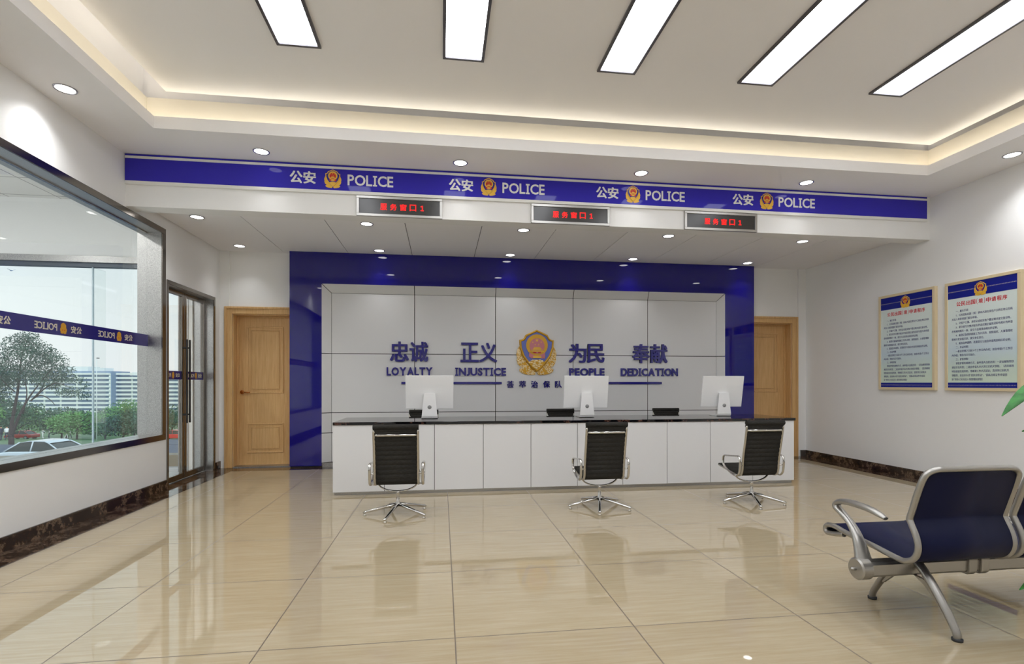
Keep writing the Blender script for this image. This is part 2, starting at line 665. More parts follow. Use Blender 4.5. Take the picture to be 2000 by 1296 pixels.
for x0, x1, y0, y1 in ((XL, CX0 - e, YF, 5.44), (CX1 + e, XR, YF, 5.44), (CX0 - e, CX1 + e, CY1 + e, 5.44), (CX0 - e, CX1 + e, YF, CY0 - e)):
    g.box(x0, x1, y0, y1, ZT, 4.0)
g.box(XL, XR, YF, 5.44, 4.0, 4.1)
obj('upper_slab', g, M['ceiling'], ceiling)
obj('centre_panel', G().box(-2.384, 5.164, -1.6, 4.87, ZT, ZT + .025), M['ceiling'], ceiling)
g = G()
g.box(OX0 - .075, OX0 - .035, CY0 + .1, CY1 - .1, zf + .004, zf + .024)
g.box(OX1 + .035, OX1 + .075, CY0 + .1, CY1 - .1, zf + .004, zf + .024)
g.box(CX0 + .1, CX1 - .1, OY1 + .035, OY1 + .075, zf + .004, zf + .024)
obj('cove_light_strip', g, M['cove_led'], ceiling)
obj('plenum_light_strip', G().box(-2.36, -2.33, -1.4, 4.7, ZT + .03, ZT + .05), M['cove_led'], ceiling)

# beam with the blue header, then the lower ceiling behind it
beam = struct('trim_3', G().box(XL, XR, 5.42, 5.60, 2.862, 3.40), M['white'], 'white ceiling beam under the blue header', 'beam')
g = G()
xs = [XL + .001] + [-2.165 + .8747 * k for k in range(9)] + [XR - .001]
for a, b in zip(xs, xs[1:]):
    g.box(a + .004, b - .004, 5.60, YK, ZL, ZL + .008)
lowc = struct('ceiling_low', g, M['ceiling'], 'lower panelled ceiling between the beam and the back wall', 'ceiling')
obj('joint_backing', G().box(XL, XR, 5.60, YK, ZL + .0082, ZL + .04), M['seam'], lowc)

# ------------------------------------------------------------------ blue feature wall
FY, PY = 7.43, 7.49
fw = thing('feature_wall', 'deep blue glass feature wall framing the white slogan panel', 'feature wall', kind='structure')
g = G().box(-2.068, -1.645, FY, YK, .02, ZL).box(4.31, 4.79, FY, YK, .02, ZL).box(-1.645, 4.31, FY, YK, 2.535, ZL)
obj('blue_glass_frame', g, M['blue_glass'], fw)
obj('blue_plinth', G().box(-2.06, -1.65, FY + .01, YK, 0, .02).box(4.315, 4.78, FY + .01, YK, 0, .02), M['gap'], fw)
obj('joint_backing', G().box(-1.645, 4.31, PY + .0062, YK, 0, 2.535), M['gap'], fw)
g = G()
ix0, ix1, iz1 = -1.527, 4.2, 2.42
cxs = [ix0] + [-.384 + 1.158 * k for k in range(4)] + [ix1]
czs = [.06, .47, .748, 1.574, iz1]
j = .005
for a, b in zip(cxs, cxs[1:]):
    for c, d in zip(czs, czs[1:]):
        g.box(a + j, b - j, PY, PY + .006, c + j, d - j)
obj('white_panel', g, M['laminate'], fw)
g = G()


def chamfer(q):
    n = [(x, y + .0065, z) for x, y, z in q]
    g.hull8(q, n)


for c, d in zip(czs, czs[1:]):
    for ox, ixx, sgn in ((-1.645, ix0, 1), (4.31, ix1, -1)):
        d2 = d if d < iz1 else d
        top_o = d - j if d < iz1 else 2.535 - .006
        chamfer([(ox, FY, c + j), (ixx, PY, c + j), (ixx, PY, d - j), (ox, FY, top_o)])
for k, (a, b) in enumerate(zip(cxs, cxs[1:])):
    oa = -1.645 + .006 if k == 0 else a + j
    ob = 4.31 - .006 if k == 4 else b - j
    chamfer([(a + j, PY, iz1), (b - j, PY, iz1), (ob, FY, 2.535), (oa, FY, 2.535)])
obj('white_chamfer', g, M['laminate'], fw)
obj('steel_plinth', G().box(-1.645, 4.31, PY - .03, 7.52, 0, .058), M['steel'], fw)


# raised lettering on the panel
def wx(x):
    return x * 1.009


def wz(z):
    return 1.16 + (z - 1.16) * 1.009


UX, UZ = (1, 0, 0), (0, 0, 1)


def cjk_word(chars, x0, x1, z0, z1, label, gapf=.02, thick=.03, bold=.026):
    r = thing('wall_lettering', label, 'lettering', (wx((x0 + x1) / 2), PY, wz((z0 + z1) / 2)))
    n = len(chars)
    w = (x1 - x0) / (n + (n - 1) * gapf)
    for i, ch in enumerate(chars):
        a = x0 + i * w * (1 + gapf)
        g = G().text(ch, (0, 0, 0), UX, UZ, (0, -thick, 0), 0, bold, (wx(a), wx(a + w), wz(z0), wz(z1)))
        o = obj('character', g, M['letter_blue'], r)
        for v in o.data.vertices:
            v.co -= Vector((r.location.x, 0, r.location.z))
    return r


def latin_word(word, x0, x1, z0, z1, label, thick=.025):
    r = thing('wall_lettering', label, 'lettering', (wx((x0 + x1) / 2), PY, wz((z0 + z1) / 2)))
    for ch, bx in latin(word, wx(x0), wx(x1), wz(z0), wz(z1)):
        g = G()
        put_letter(g, ch, bx, (0, 0, 0), UX, UZ, (0, -thick, 0), 0, .04)
        o = obj('letter', g, M['letter_blue'], r)
        for v in o.data.vertices:
            v.co -= Vector((r.location.x, 0, r.location.z))
    return r


cjk_word('忠诚', -.72, -.19, 1.46, 1.745, 'raised blue Chinese characters 忠诚 above the word LOYALTY')
cjk_word('正义', .262, .79, 1.46, 1.74, 'raised blue Chinese characters 正义 above the word INJUSTICE')
cjk_word('为民', 1.845, 2.385, 1.46, 1.74, 'raised blue Chinese characters 为民 above the word PEOPLE')
cjk_word('奉献', 2.815, 3.365, 1.46, 1.745, 'raised blue Chinese characters 奉献 above the word DEDICATION')
latin_word('LOYALTY', -.766, -.13, 1.267, 1.384, 'raised blue capital word LOYALTY')
latin_word('INJUSTICE', .187, .918, 1.267, 1.382, 'raised blue capital word INJUSTICE')
latin_word('PEOPLE', 1.85, 2.387, 1.267, 1.382, 'raised blue capital word PEOPLE')
latin_word('DEDICATION', 2.64, 3.535, 1.267, 1.384, 'raised blue capital word DEDICATION')
cjk_word('荟萃治保队', .93, 1.742, 1.095, 1.195, 'row of five small blue Chinese characters under the police emblem', .75, .02, .018)
for a, b, lb in ((-.57, .862, 'thin raised blue bar under LOYALTY and INJUSTICE'), (1.866, 3.285, 'thin raised blue bar under PEOPLE and DEDICATION')):
    tag(obj('wall_bar', G().box(-(b - a) / 2, (b - a) / 2, -.02, 0, -.017, .017), M['letter_blue'], loc=(wx((a + b) / 2), PY, 1.163)), lb, 'bar')


# ------------------------------------------------------------------ police emblem (unit height, centred)
def E(pts, mirror=True):
    q = [((x - 717) / 715, (543 - y) / 715) for x, y in pts]
    if mirror:
        q = q + [(-x, y) for x, y in q[::-1] if abs(x) > 1e-6]
    return q


SHIELD_O = E([(717, 187), (895, 268), (915, 315), (945, 342), (992, 348), (986, 470), (945, 600), (880, 695), (800, 785), (717, 852)])
SHIELD_I = E([(717, 224), (872, 294), (895, 340), (925, 366), (960, 374), (954, 470), (912, 590), (852, 672), (780, 752), (717, 806)])


def disc(cx, cy, r, n=32):
    return [((cx - 717) / 715 + r / 715 * math.cos(2 * PI * k / n), (543 - cy) / 715 + r / 715 * math.sin(2 * PI * k / n)) for k in range(n)]


def star(cx, cy, r):
    return [((cx - 717) / 715 + (r if k % 2 == 0 else r * .4) / 715 * math.sin(PI * k / 5), (543 - cy) / 715 + (r if k % 2 == 0 else r * .4) / 715 * math.cos(PI * k / 5)) for k in range(10)]


def rect(x0, x1, y0, y1):
    return E([(x0, y1), (x1, y1), (x1, y0), (x0, y0)], False)


BRANCH = E([(985, 435), (1018, 500), (1037, 580), (1022, 625), (1030, 660), (1015, 720), (975, 768), (940, 785), (985, 805), (988, 835), (940, 872), (860, 893), (770, 900), (735, 885), (735, 840), (800, 790), (880, 700), (940, 605)], False)
BRANCH_L = [(-x, y) for x, y in BRANCH[::-1]]


def inside(p, poly):
    c = False
    for i in range(len(poly)):
        (x1, y1), (x2, y2) = poly[i], poly[i - 1]
        if (y1 > p[1]) != (y2 > p[1]) and p[0] < (x2 - x1) * (p[1] - y1) / (y2 - y1) + x1:
            c = not c
    return c


def emblem(small=False):
    """list of (part name, geometry, material key); relief rises along -y, unit height 1"""
    out = []
    d = .35 if small else 1.

    def pz(poly, y0, y1):
        return G().prism(poly, (0, -y0 * d, 0), UX, UZ, (0, -(y1 - y0) * d, 0))
    rr = random.Random(4)
    for nm, br in (('pine_branch', BRANCH), ('pine_branch', BRANCH_L)):
        g = pz(br, 0, .03)
        if not small:
            k = 0
            while k < 130:
                p = (rr.uniform(-.46, .46), rr.uniform(-.5, .16))
                if inside(p, br):
                    an = rr.uniform(0, 6.3)
                    ax = (Vector((math.cos(an), 0, math.sin(an))), Vector((-math.sin(an), 0, math.cos(an))), Vector((0, 1, 0)))
                    g.blob((p[0], -.03, p[1]), (.026, .009, .014), ax, 1, 6, 4)
                    k += 1
        out.append((nm, g, ['gold', 'gold'] if small else ['gold_dark', 'gold_pale']))
    out.append(('shield_border', pz(SHIELD_O, 0, .06), ['gold' if small else 'gold_dark']))
    out.append(('blue_field', pz(SHIELD_I, .05, .064), ['enamel_navy' if small else 'enamel_blue']))
    rim = G().tube([(x, -.064 * d, z) for x, z in [((a + c) / 2, (b + e_) / 2) for (a, b), (c, e_) in zip(SHIELD_O, SHIELD_I)]], .022, 6, True)
    out.append(('raised_rim', rim, ['gold' if small else 'gold_dark']))
    out.append(('wreath_ring', pz(disc(719, 432, 172), .06, .078), ['gold' if small else 'gold_dark']))
    out.append(('red_disc', pz(disc(719, 442, 120), .07, .084), ['enamel_red' if small else 'enamel_pink']))
    for cx, cy, r in ((717, 354, 30), (650, 385, 14), (785, 383, 14), (690, 425, 14), (745, 425, 14)):
        out.append(('star', pz(star(cx, cy, r), .08, .09), ['gold']))
    g = G()
    for r in ((668, 770, 461, 476), (655, 785, 478, 498), (630, 806, 503, 516), (612, 828, 520, 534)):
        g.prism(rect(*r), (0, -.07 * d, 0), UX, UZ, (0, -.026 * d, 0))
    out.append(('gate_tower', g, ['gold']))
    for r in ((660, 705, 540, 556), (737, 778, 540, 556)):
        out.append(('red_lantern', pz(rect(*r), .075, .095), ['enamel_red']))
    g = G()
    g.prism(E([(595, 540), (640, 572), (717, 600), (794, 572), (850, 540), (846, 636), (800, 640), (717, 622), (630, 638), (590, 610)], False), (0, -.064 * d, 0), UX, UZ, (0, -.018 * d, 0))
    out.append(('red_ribbon', g, ['enamel_red' if small else 'enamel_pink']))
    out.append(('gear', pz(rect(655, 785, 600, 634), .078, .09), ['gold']))
    g = pz(E([(717, 655), (790, 665), (850, 700), (790, 755), (717, 806)]), .06, .07)
    if not small:
        k = 0
        while k < 34:
            p = (rr.uniform(-.18, .18), rr.uniform(-.37, -.15))
            if inside(p, E([(717, 655), (790, 665), (850, 700), (790, 755), (717, 806)])):
                g.blob((p[0], -.07, p[1]), (.028, .02, .012), None, 1, 6, 4)
                k += 1
    out.append(('leaf_cluster', g, ['gold', 'gold'] if small else ['gold_dark', 'gold_pale']))
    return out


ez = wz(1.607)
em = thing('police_emblem', 'large gold and blue shield emblem at the centre of the slogan panel', 'emblem', (wx(1.364), PY, ez))
for nm, g, ks in emblem():
    bmesh.ops.scale(g.bm, vec=(.665, .665, .665), verts=g.bm.verts)
    obj(nm, g, [M[k] for k in ks], em)


def small_emblem_mesh(h):
    """the same shield as one flat coloured mesh of height h"""
    keys = []
    bm = bmesh.new()
    for nm, g, ks in emblem(True):
        for k in ks:
            if k not in keys:
                keys.append(k)
        for f in g.bm.faces:
            vs = [bm.verts.new(v.co * h) for v in f.verts]
            nf = bm.faces.new(vs)
            nf.material_index = keys.index(ks[min(f.material_index, len(ks) - 1)])
        g.bm.free()
    gg = G()
    gg.bm.free()
    gg.bm = bm
    return gg, [M[k] for k in keys]


# ------------------------------------------------------------------ blue header sign on the beam
hd = thing('header_sign', 'long blue header sign lettered 公安 POLICE four times along the beam', 'sign', (1.335, 5.42, 3.07))
HX0, HX1 = XL + .004, 5.684


def hbox(x0, x1, y0, y1, z0, z1):
    return G().box(x0 - 1.335, x1 - 1.335, y0 - 5.42, y1 - 5.42, z0 - 3.07, z1 - 3.07)


obj('blue_panel', hbox(HX0, HX1, 5.398, 5.42, 3.10, 3.357), M['blue_sign'], hd)
obj('white_stripe', hbox(HX0, HX1, 5.396, 5.3985, 3.315, 3.339), M['sign_white'], hd)
obj('white_edge', hbox(HX0, HX1, 5.392, 5.42, 3.068, 3.10), M['sign_white'], hd, bevel=.003)
HO = (-1.335, 5.3975 - 5.42, -3.07)
first = None
for k in range(4):
    s0 = 1.5735 * k
    g = G()
    for i, ch in enumerate('公安'):
        a = -1.5 + s0 + i * .128
        g.text(ch, HO, UX, UZ, (0, -.002, 0), 0, .03, (a, a + .122, 3.155, 3.278))
    obj('chinese_lettering', g, M['sign_white'], hd)
    g = G()
    for ch, bx in latin('POLICE', -.943 + s0, -.492 + s0, 3.158, 3.266, .02):
        put_letter(g, ch, bx, HO, UX, UZ, (0, -.002, 0), 0, .02)
    obj('police_lettering', g, M['sign_white'], hd)
    if first is None:
        g, ms = small_emblem_mesh(.187)
        first = obj('emblem', g, ms, hd, loc=(-1.087 - 1.335, -.0215, 3.215 - 3.07))
    else:
        o = first.copy()
        COL.objects.link(o)
        o.location.x = -1.087 + s0 - 1.335

# LED boards under it
SIGNS = ((-.853, .0, 'first LED board from the left, below the leftmost POLICE'), (.935, 1.799, 'middle LED board of three under the blue header'),
         (2.653, 3.519, 'rightmost LED board of three under the blue header'))
led = None
for a, b, lb in SIGNS:
    if led is None:
        w = .861
        led = thing('led_sign', lb + ', red characters 服务窗口1', 'sign', ((a + b) / 2, 5.42, 2.858), group='LED boards on the beam')
        hw = w / 2
        g = G()
        for q in ((-hw, hw, 0, .026), (-hw, hw, .178, .204)):
            g.box(q[0], q[1], -.028, -.001, q[2], q[3])
        g.box(-hw, -hw + .026, -.028, -.001, .026, .178).box(hw - .026, hw, -.028, -.001, .026, .178)
        obj('steel_frame', g, M['satin'], led, .002)
        obj('screen', G().box(-hw + .026, hw - .026, -.018, -.001, .026, .178), M['black_screen'], led)
        for i, ch in enumerate('服务窗口1'):
            g = G()
            u0 = -.195 + i * .098
            if ch == '1':
                put_letter(g, ch, (u0 + .012, u0 + .046, .073, .127), (0, -.018, 0), UX, UZ, (0, -.002, 0))
            else:
                g.text(ch, (0, -.018, 0), UX, UZ, (0, -.002, 0), 0, .014, (u0, u0 + .066, .068, .134))
            obj('red_character', g, M['red_led'], led)
    else:
        dup(led, ((a + b) / 2, 5.42, 2.858), lb + ', red characters 服务窗口1')

# ------------------------------------------------------------------ lamps
TX = [-1.062, .168, 1.407, 2.628, 3.862]
ORD = ('leftmost', 'second', 'third', 'fourth', 'rightmost')
tube = None
for x, od in zip(TX, ORD):
    lb = f'{od} of the five long recessed ceiling lights' if od in ('leftmost', 'rightmost') else f'{od} from the left of the five long recessed ceiling lights'
    y0, y1 = .9, 4.067
    if tube is None:
        hl = (y1 - y0) / 2
        tube = thing('ceiling_light', lb, 'light', (x, (y0 + y1) / 2, ZT), group='long ceiling lights')
        g = G()
        g.box(-.16, -.138, -hl, hl, -.016, 0).box(.138, .16, -hl, hl, -.016, 0)
        g.box(-.138, .138, -hl, -hl + .022, -.016, 0).box(-.138, .138, hl - .022, hl, -.016, 0)
        obj('light_frame', g, M['fixture'], tube)
        obj('diffuser', G().box(-.138, .138, -hl + .022, hl - .022, -.006, 0), M['lamp'], tube)
    else:
        dup(tube, (x, (y0 + y1) / 2, ZT), lb)

for i, x in enumerate(TX):  # unseen second row, added to brighten the hall
    dup(tube, (x, -.75 + .0, ZT), f'added long ceiling light out of view behind the viewer, number {i + 1} counted from the window side')

DL = []
for i, x in enumerate((-1.699, .183, 2.068, 3.96)):
    DL.append((x, 5.185, ZS, f'round downlight in front of the blue header, {("leftmost of four", "second of four from the left", "third of four from the left", "rightmost of four")[i]}', 'downlights in front of the header'))
for i, x in enumerate((-2.642, -.846, .956, 2.761, 4.56)):
    n = ('leftmost of five', 'second of five from the left', 'third of five from the left', 'fourth of five from the left', 'rightmost of five')[i]
    DL.append((x, 6.04, ZL, f'round downlight in the row just behind the beam, {n}', 'downlights behind the beam'))
    DL.append((x, 7.235, ZL, f'round downlight in the row close to the back wall, {n}', 'downlights by the back wall'))
DL.append((-2.79, 4.28, ZS, 'single round downlight in the left soffit above the big window', None))
DL.append((5.445, 4.289, ZS, 'single round downlight in the right soffit above the posters', None))
for y in (2.42, .56):  # unseen extra soffit lamps, added to lift the upper side walls
    DL.append((-2.79, y, ZS, f'added round downlight in the left soffit out of view, {"nearer" if y > 1 else "farther from"} the window corner', 'added left soffit downlights'))
    DL.append((5.445, y, ZS, f'added round downlight in the right soffit out of view, {"nearer" if y > 1 else "farther from"} the posters', 'added right soffit downlights'))
SPOT_W = 6.
dl = None
for x, y, z, lb, gr in DL:
    if dl is None:
        dl = thing('downlight', lb, 'light', (x, y, z), group=gr)
        obj('rim', G().lathe([(.062, -.0005), (.062, -.006), (.072, -.007), (.075, -.0005)], n=32), M['rim'], dl)
        obj('lens', G().lathe([(.0, -.003), (.062, -.003), (.062, -.0005)], n=32), M['spot'], dl)
    else:
        d = dup(dl, (x, y, z), lb, group=gr)
        if not gr:
            del d['group']
for x, y, z, lb, gr in DL:
    la = bpy.data.lights.new('downlight beam', 'SPOT')
    la.energy = SPOT_W * (4.2 if abs(x - 1.3) > 4. and z == ZS else (.8 if z == ZS else 1.5))
    la.spot_size = math.radians(125 if abs(x - 1.3) > 4. and z == ZS else 100)
    la.spot_blend = 1.0
    la.shadow_soft_size = .05
    la.color = (.985, .99, 1)
    lo = bpy.data.objects.new('downlight_beam', la)
    COL.objects.link(lo)
    lo.location = (x, y, z - .02)

# ------------------------------------------------------------------ window in the left wall
win = thing('window_1', 'big steel framed window in the left wall with a blue police band', 'window', (XL, (W0 + W1) / 2, .543), kind='structure')


def rel(o, root):
    for v in o.data.vertices:
        v.co -= root.location
    return o


g = G()
fx = XL + .012
g.box(XL, fx, W0, W1, 2.785, 2.845).box(XL, fx, W0, W1, .543, .603)
g.box(XL, fx, W0, W0 + .07, .603, 2.785).box(XL, fx, W1 - .07, W1, .603, 2.785)
rel(obj('face_frame', g, M['steel_dark'], win, .002), win)
g = G()
g.box(X0, XL, W0 + .07, W1 - .07, 2.785, 2.845).box(X0, XL, W0, W1, .543, .603)
g.box(X0, XL, W0, W0 + .07, .603, 2.845).box(X0, XL, W1 - .07, W1, .603, 2.845)
rel(obj('reveal', g, M['steel'], win), win)
GX = -3.15
rel(obj('glazing_bead', G().box(GX - .012, GX + .012, W0 + .07, W1 - .07, 2.773, 2.785), M['chrome'], win), win)
rel(obj('pane', G().box(GX - .004, GX + .004, W0 + .07, W1 - .07, .603, 2.773), M['glass'], win), win)
VY = (0, -1, 0)


def film(root, x, y0, y1, z0, z1, groups, cw, hch, gscale=1.):
    """blue film on glass seen from behind: writing runs the wrong way round"""
    b = rel(obj('blue_band', G().box(x, x + .003, y0, y1, z0, z1), M['sticker_blue'], root), root)
    zc = (z0 + z1) / 2
    W = (.0015, 0, 0)
    gc, ge, gp = G(), G(), G()
    for ys in groups:                                   # ys = far (right hand) edge of the first character
        O = (x + .003, ys, zc)
        for i, ch in enumerate('公安'):
            gc.text(ch, O, VY, UZ, W, 0, .03, ((i * .07) * gscale, (i * .07 + .062) * gscale, -hch / 2, hch / 2))
        hs = [(0, .5), (.22, .43), (.36, .28), (.36, .06), (.46, -.08), (.44, -.26), (.36, -.33), (.42, -.40), (.22, -.5), (.03, -.47), (0, -.43)]
        sil = [(.22 * gscale + x * .084 * gscale, y * hch * 1.5) for x, y in hs + [(-x, y) for x, y in hs[-2:0:-1]]]
        ge.prism(sil, O, VY, UZ, W)
        for k in (-1, 1):
            ge.prism([(.22 * gscale + k * .012 * gscale - .006, -.012), (.22 * gscale + k * .012 * gscale + .006, -.012), (.22 * gscale + k * .012 * gscale, -.022)], (x + .0045, ys, zc), VY, UZ, (.0008, 0, 0), 1)
        for ch, bx in latin('POLICE', .292 * gscale, .532 * gscale, -hch * .46, hch * .46, .015):
            put_letter(gp, ch, bx, O, VY, UZ, W, 0, .015)
    for nm, gg in (('chinese_lettering', gc), ('police_lettering', gp)):
        rel(obj(nm, gg, M['sticker_text'], root), root)
    rel(obj('emblem_film', ge, [M['sticker_gold'], M['enamel_red']], root), root)


film(win, GX + .0045, W0 + .07, W1 - .07, 1.557, 1.682, [5.774 - .755 * k for k in range(6)], .06, .062)

# glass double door
dr = thing('door_1', 'steel framed double glass door beside the big window', 'door', (XL, 6.767, 0), kind='structure')
D0, D1, DT = 6.159, 7.376, 2.305
g = G()
g.box(XL, fx, D0, D0 + .03, 0, DT).box(XL, fx, D1 - .05, D1, 0, DT).box(XL, fx, D0 + .03, D1 - .05, DT - .045, DT)
rel(obj('face_frame', g, M['steel_dark'], dr, .002), dr)
g = G()
g.box(X0, XL, D0, D0 + .03, 0, DT).box(X0, XL, D1 - .05, D1, 0, DT).box(X0, XL, D0 + .03, D1 - .05, DT - .045, DT)
rel(obj('jamb', g, M['steel'], dr), dr)
LX = -3.12
ym = 6.765
for a, b, hy in ((D0 + .034, ym - .004, 6.725), (ym + .004, D1 - .054, 6.80)):
    g = G()
    g.box(LX - .02, LX + .02, a, a + .05, .01, DT - .05).box(LX - .02, LX + .02, b - .05, b, .01, DT - .05)
    g.box(LX - .02, LX + .02, a + .05, b - .05, .01, .075).box(LX - .02, LX + .02, a + .05, b - .05, DT - .1, DT - .05)
    lf = rel(obj('door_leaf', g, M['steel_dark'], dr, .002), dr)
    rel(obj('pane', G().box(LX - .004, LX + .004, a + .05, b - .05, .075, DT - .1), M['glass'], lf), dr)
    g = G()
    hx = LX + .065
    g.box(hx - .009, hx + .009, hy - .009, hy + .009, .68, 1.69)
    for zz in (.78, 1.59):
        g.box(LX + .02, hx - .011, hy - .008, hy + .008, zz - .01, zz + .01)
    h = rel(obj('pull_handle', g, M['black_plastic'], lf, .003), dr)
    film(lf, LX + .0045, a + .05, b - .05, 1.205, 1.305, [], .05, .045) if False else None
    bnd = rel(obj('blue_band', G().box(LX + .0045, LX + .0075, a + .05, b - .05, 1.205, 1.305), M['sticker_blue'], lf), dr)
    gc, ge = G(), G()
    for ys in ((b - .085,) if hy < 6.76 else (b - .08,)):
        O = (LX + .0075, ys, 1.255)
        for i, ch in enumerate('公安'):
            gc.text(ch, O, VY, UZ, (.0015, 0, 0), 0, .03, (i * .052, i * .052 + .047, -.024, .024))
        ge.prism([(.155 + .024 * math.cos(2 * PI * k / 16), .04 * math.sin(2 * PI * k / 16)) for k in range(16)], O, VY, UZ, (.0015, 0, 0))
        for ch, bx in latin('POLICE', .205, .37, -.022, .022, .015):
            put_letter(gc, ch, bx, O, VY, UZ, (.0015, 0, 0), 0, .015)
    rel(obj('film_lettering', gc, M['sticker_text'], lf), dr)
    rel(obj('emblem_film', ge, M['sticker_gold'], lf), dr)


# ------------------------------------------------------------------ wooden doors in the back wall
def wood_door(name, label, x0, x1, flip):
    """opening x0..x1; handle side is x0 side; leaf set back"""
    d = thing(name, label, 'door', ((x0 + x1) / 2, YK, 0), kind='structure')
    r0 = d.location
    g = G()
    T = 2.11
    fo = .1
    for a, b in ((x0 - fo, x0), (x1, x1 + fo)):
        g.box(a, b, YK - .03, YK, 0, T + fo)
    g.box(x0, x1, YK - .03, YK, T, T + fo)
    # raised outer bead of the architrave
    g.box(x0 - fo, x0 - fo + .03, YK - .042, YK - .03, 0, T + fo).box(x1 + fo - .03, x1 + fo, YK - .042, YK - .03, 0, T + fo)
    g.box(x0 - fo + .03, x1 + fo - .03, YK - .042, YK - .03, T + fo - .03, T + fo)
    rel(obj('door_frame', g, M['wood'], d, .008, seg=3), d)
    LY = 7.69
    g = G()
    for a, b in ((x0 + .0, x0 + .012), (x1 - .012, x1)):
        g.box(a, b, YK, LY + .04, 0, T)
    g.box(x0 + .012, x1 - .012, YK, LY + .04, T - .012, T)
    g.box(x0 + .012, x0 + .03, LY - .02, LY, 0, T - .012).box(x1 - .03, x1 - .012, LY - .02, LY, 0, T - .012)
    g.box(x0 + .03, x1 - .03, LY - .02, LY, T - .03, T - .012)
    rel(obj('jamb', g, M['wood'], d), d)
    leaf = rel(obj('door_leaf', G().box(x0 + .013, x1 - .013, LY, LY + .04, .015, T - .013), M['wood'], d), d)
    pw0, pw1 = x0 + .133, x1 - .133
    for z0, z1 in ((1.016, 1.96), (.18, .60)):
        g = G()
        for ins, y in ((0, .012), (.055, .012)):
            a, b, c, e_ = pw0 + ins, pw1 - ins, z0 + ins, z1 - ins
            w = .022 if ins == 0 else .012
            g.box(a, b, LY - y, LY + .001, c, c + w).box(a, b, LY - y, LY + .001, e_ - w, e_)
            g.box(a, a + w, LY - y, LY + .001, c + w, e_ - w).box(b - w, b, LY - y, LY + .001, c + w, e_ - w)
        rel(obj('panel_moulding', g, M['wood'], leaf, .006, seg=2), d)
        ins = .067
        rel(obj('raised_panel', G().box(pw0 + ins, pw1 - ins, LY - .006, LY + .001, z0 + ins, z1 - ins), M['wood'], leaf, .004), d)
    hx = x0 + .07
    g = G()
    g.lathe([(.028, 0), (.028, -.008), (.022, -.014), (.010, -.016), (.010, -.045), (.0, -.046)], (hx, LY, 1.035), 20, 0, 'y')
    g.tube([(hx, LY - .04, 1.035), (hx + .04, LY - .042, 1.034), (hx + .09, LY - .04, 1.03), (hx + .115, LY - .036, 1.032)], [.010, .009, .008, .007], 8)
    rel(obj('lever_handle', g, M['brass'], leaf), d)
    rel(obj('threshold', G().box(x0, x1, YK - .01, LY + .04, 0, .014), M['steel'], d), d)
    return d


wood_door('door_2', 'pale wooden panel door left of the blue feature wall', -2.842, -2.085, 0)
wood_door('door_3', 'pale wooden panel door right of the blue feature wall', 4.755, 5.501, 1)

# ------------------------------------------------------------------ reception desk
DX0, DX1, DY0, DY1 = -1.112, 4.058, 5.52, 6.30
desk = thing('reception_desk', 'long white panelled reception desk with a black granite top', 'desk', ((DX0 + DX1) / 2, 5.9, 0))
ox, oy = desk.location.x, desk.location.y
g = G().box(DX0 - ox, DX1 + .014 - ox, DY0 - .012 - oy, DY1 - oy, .727, .757)
obj('countertop', g, M['granite'], desk, .003)['label'] = 'black granite countertop'
pt = (DX1 - DX0) / 10
for k in range(10):
    obj('front_panel', G().box(DX0 + k * pt + (.0028 if k else 0) - ox, DX0 + (k + 1) * pt - (.0028 if k < 9 else 0) - ox, DY0 - oy, DY0 + .006 - oy, .036, .726), M['laminate'], desk)
for x in (DX0, DX1 - .018):
    obj('side_panel', G().box(x - ox, x + .018 - ox, DY0 + .02 - oy, DY1 - .02 - oy, .036, .726), M['laminate'], desk)
obj('carcass', G().box(DX0 + .02 - ox, DX1 - .02 - ox, DY0 + .0065 - oy, DY0 + .3 - oy, .037, .724), M['gap'], desk)
obj('plinth', G().box(DX0 + .01 - ox, DX1 - .01 - ox, DY0 + .03 - oy, DY0 + .3 - oy, 0, .035), M['steel'], desk)


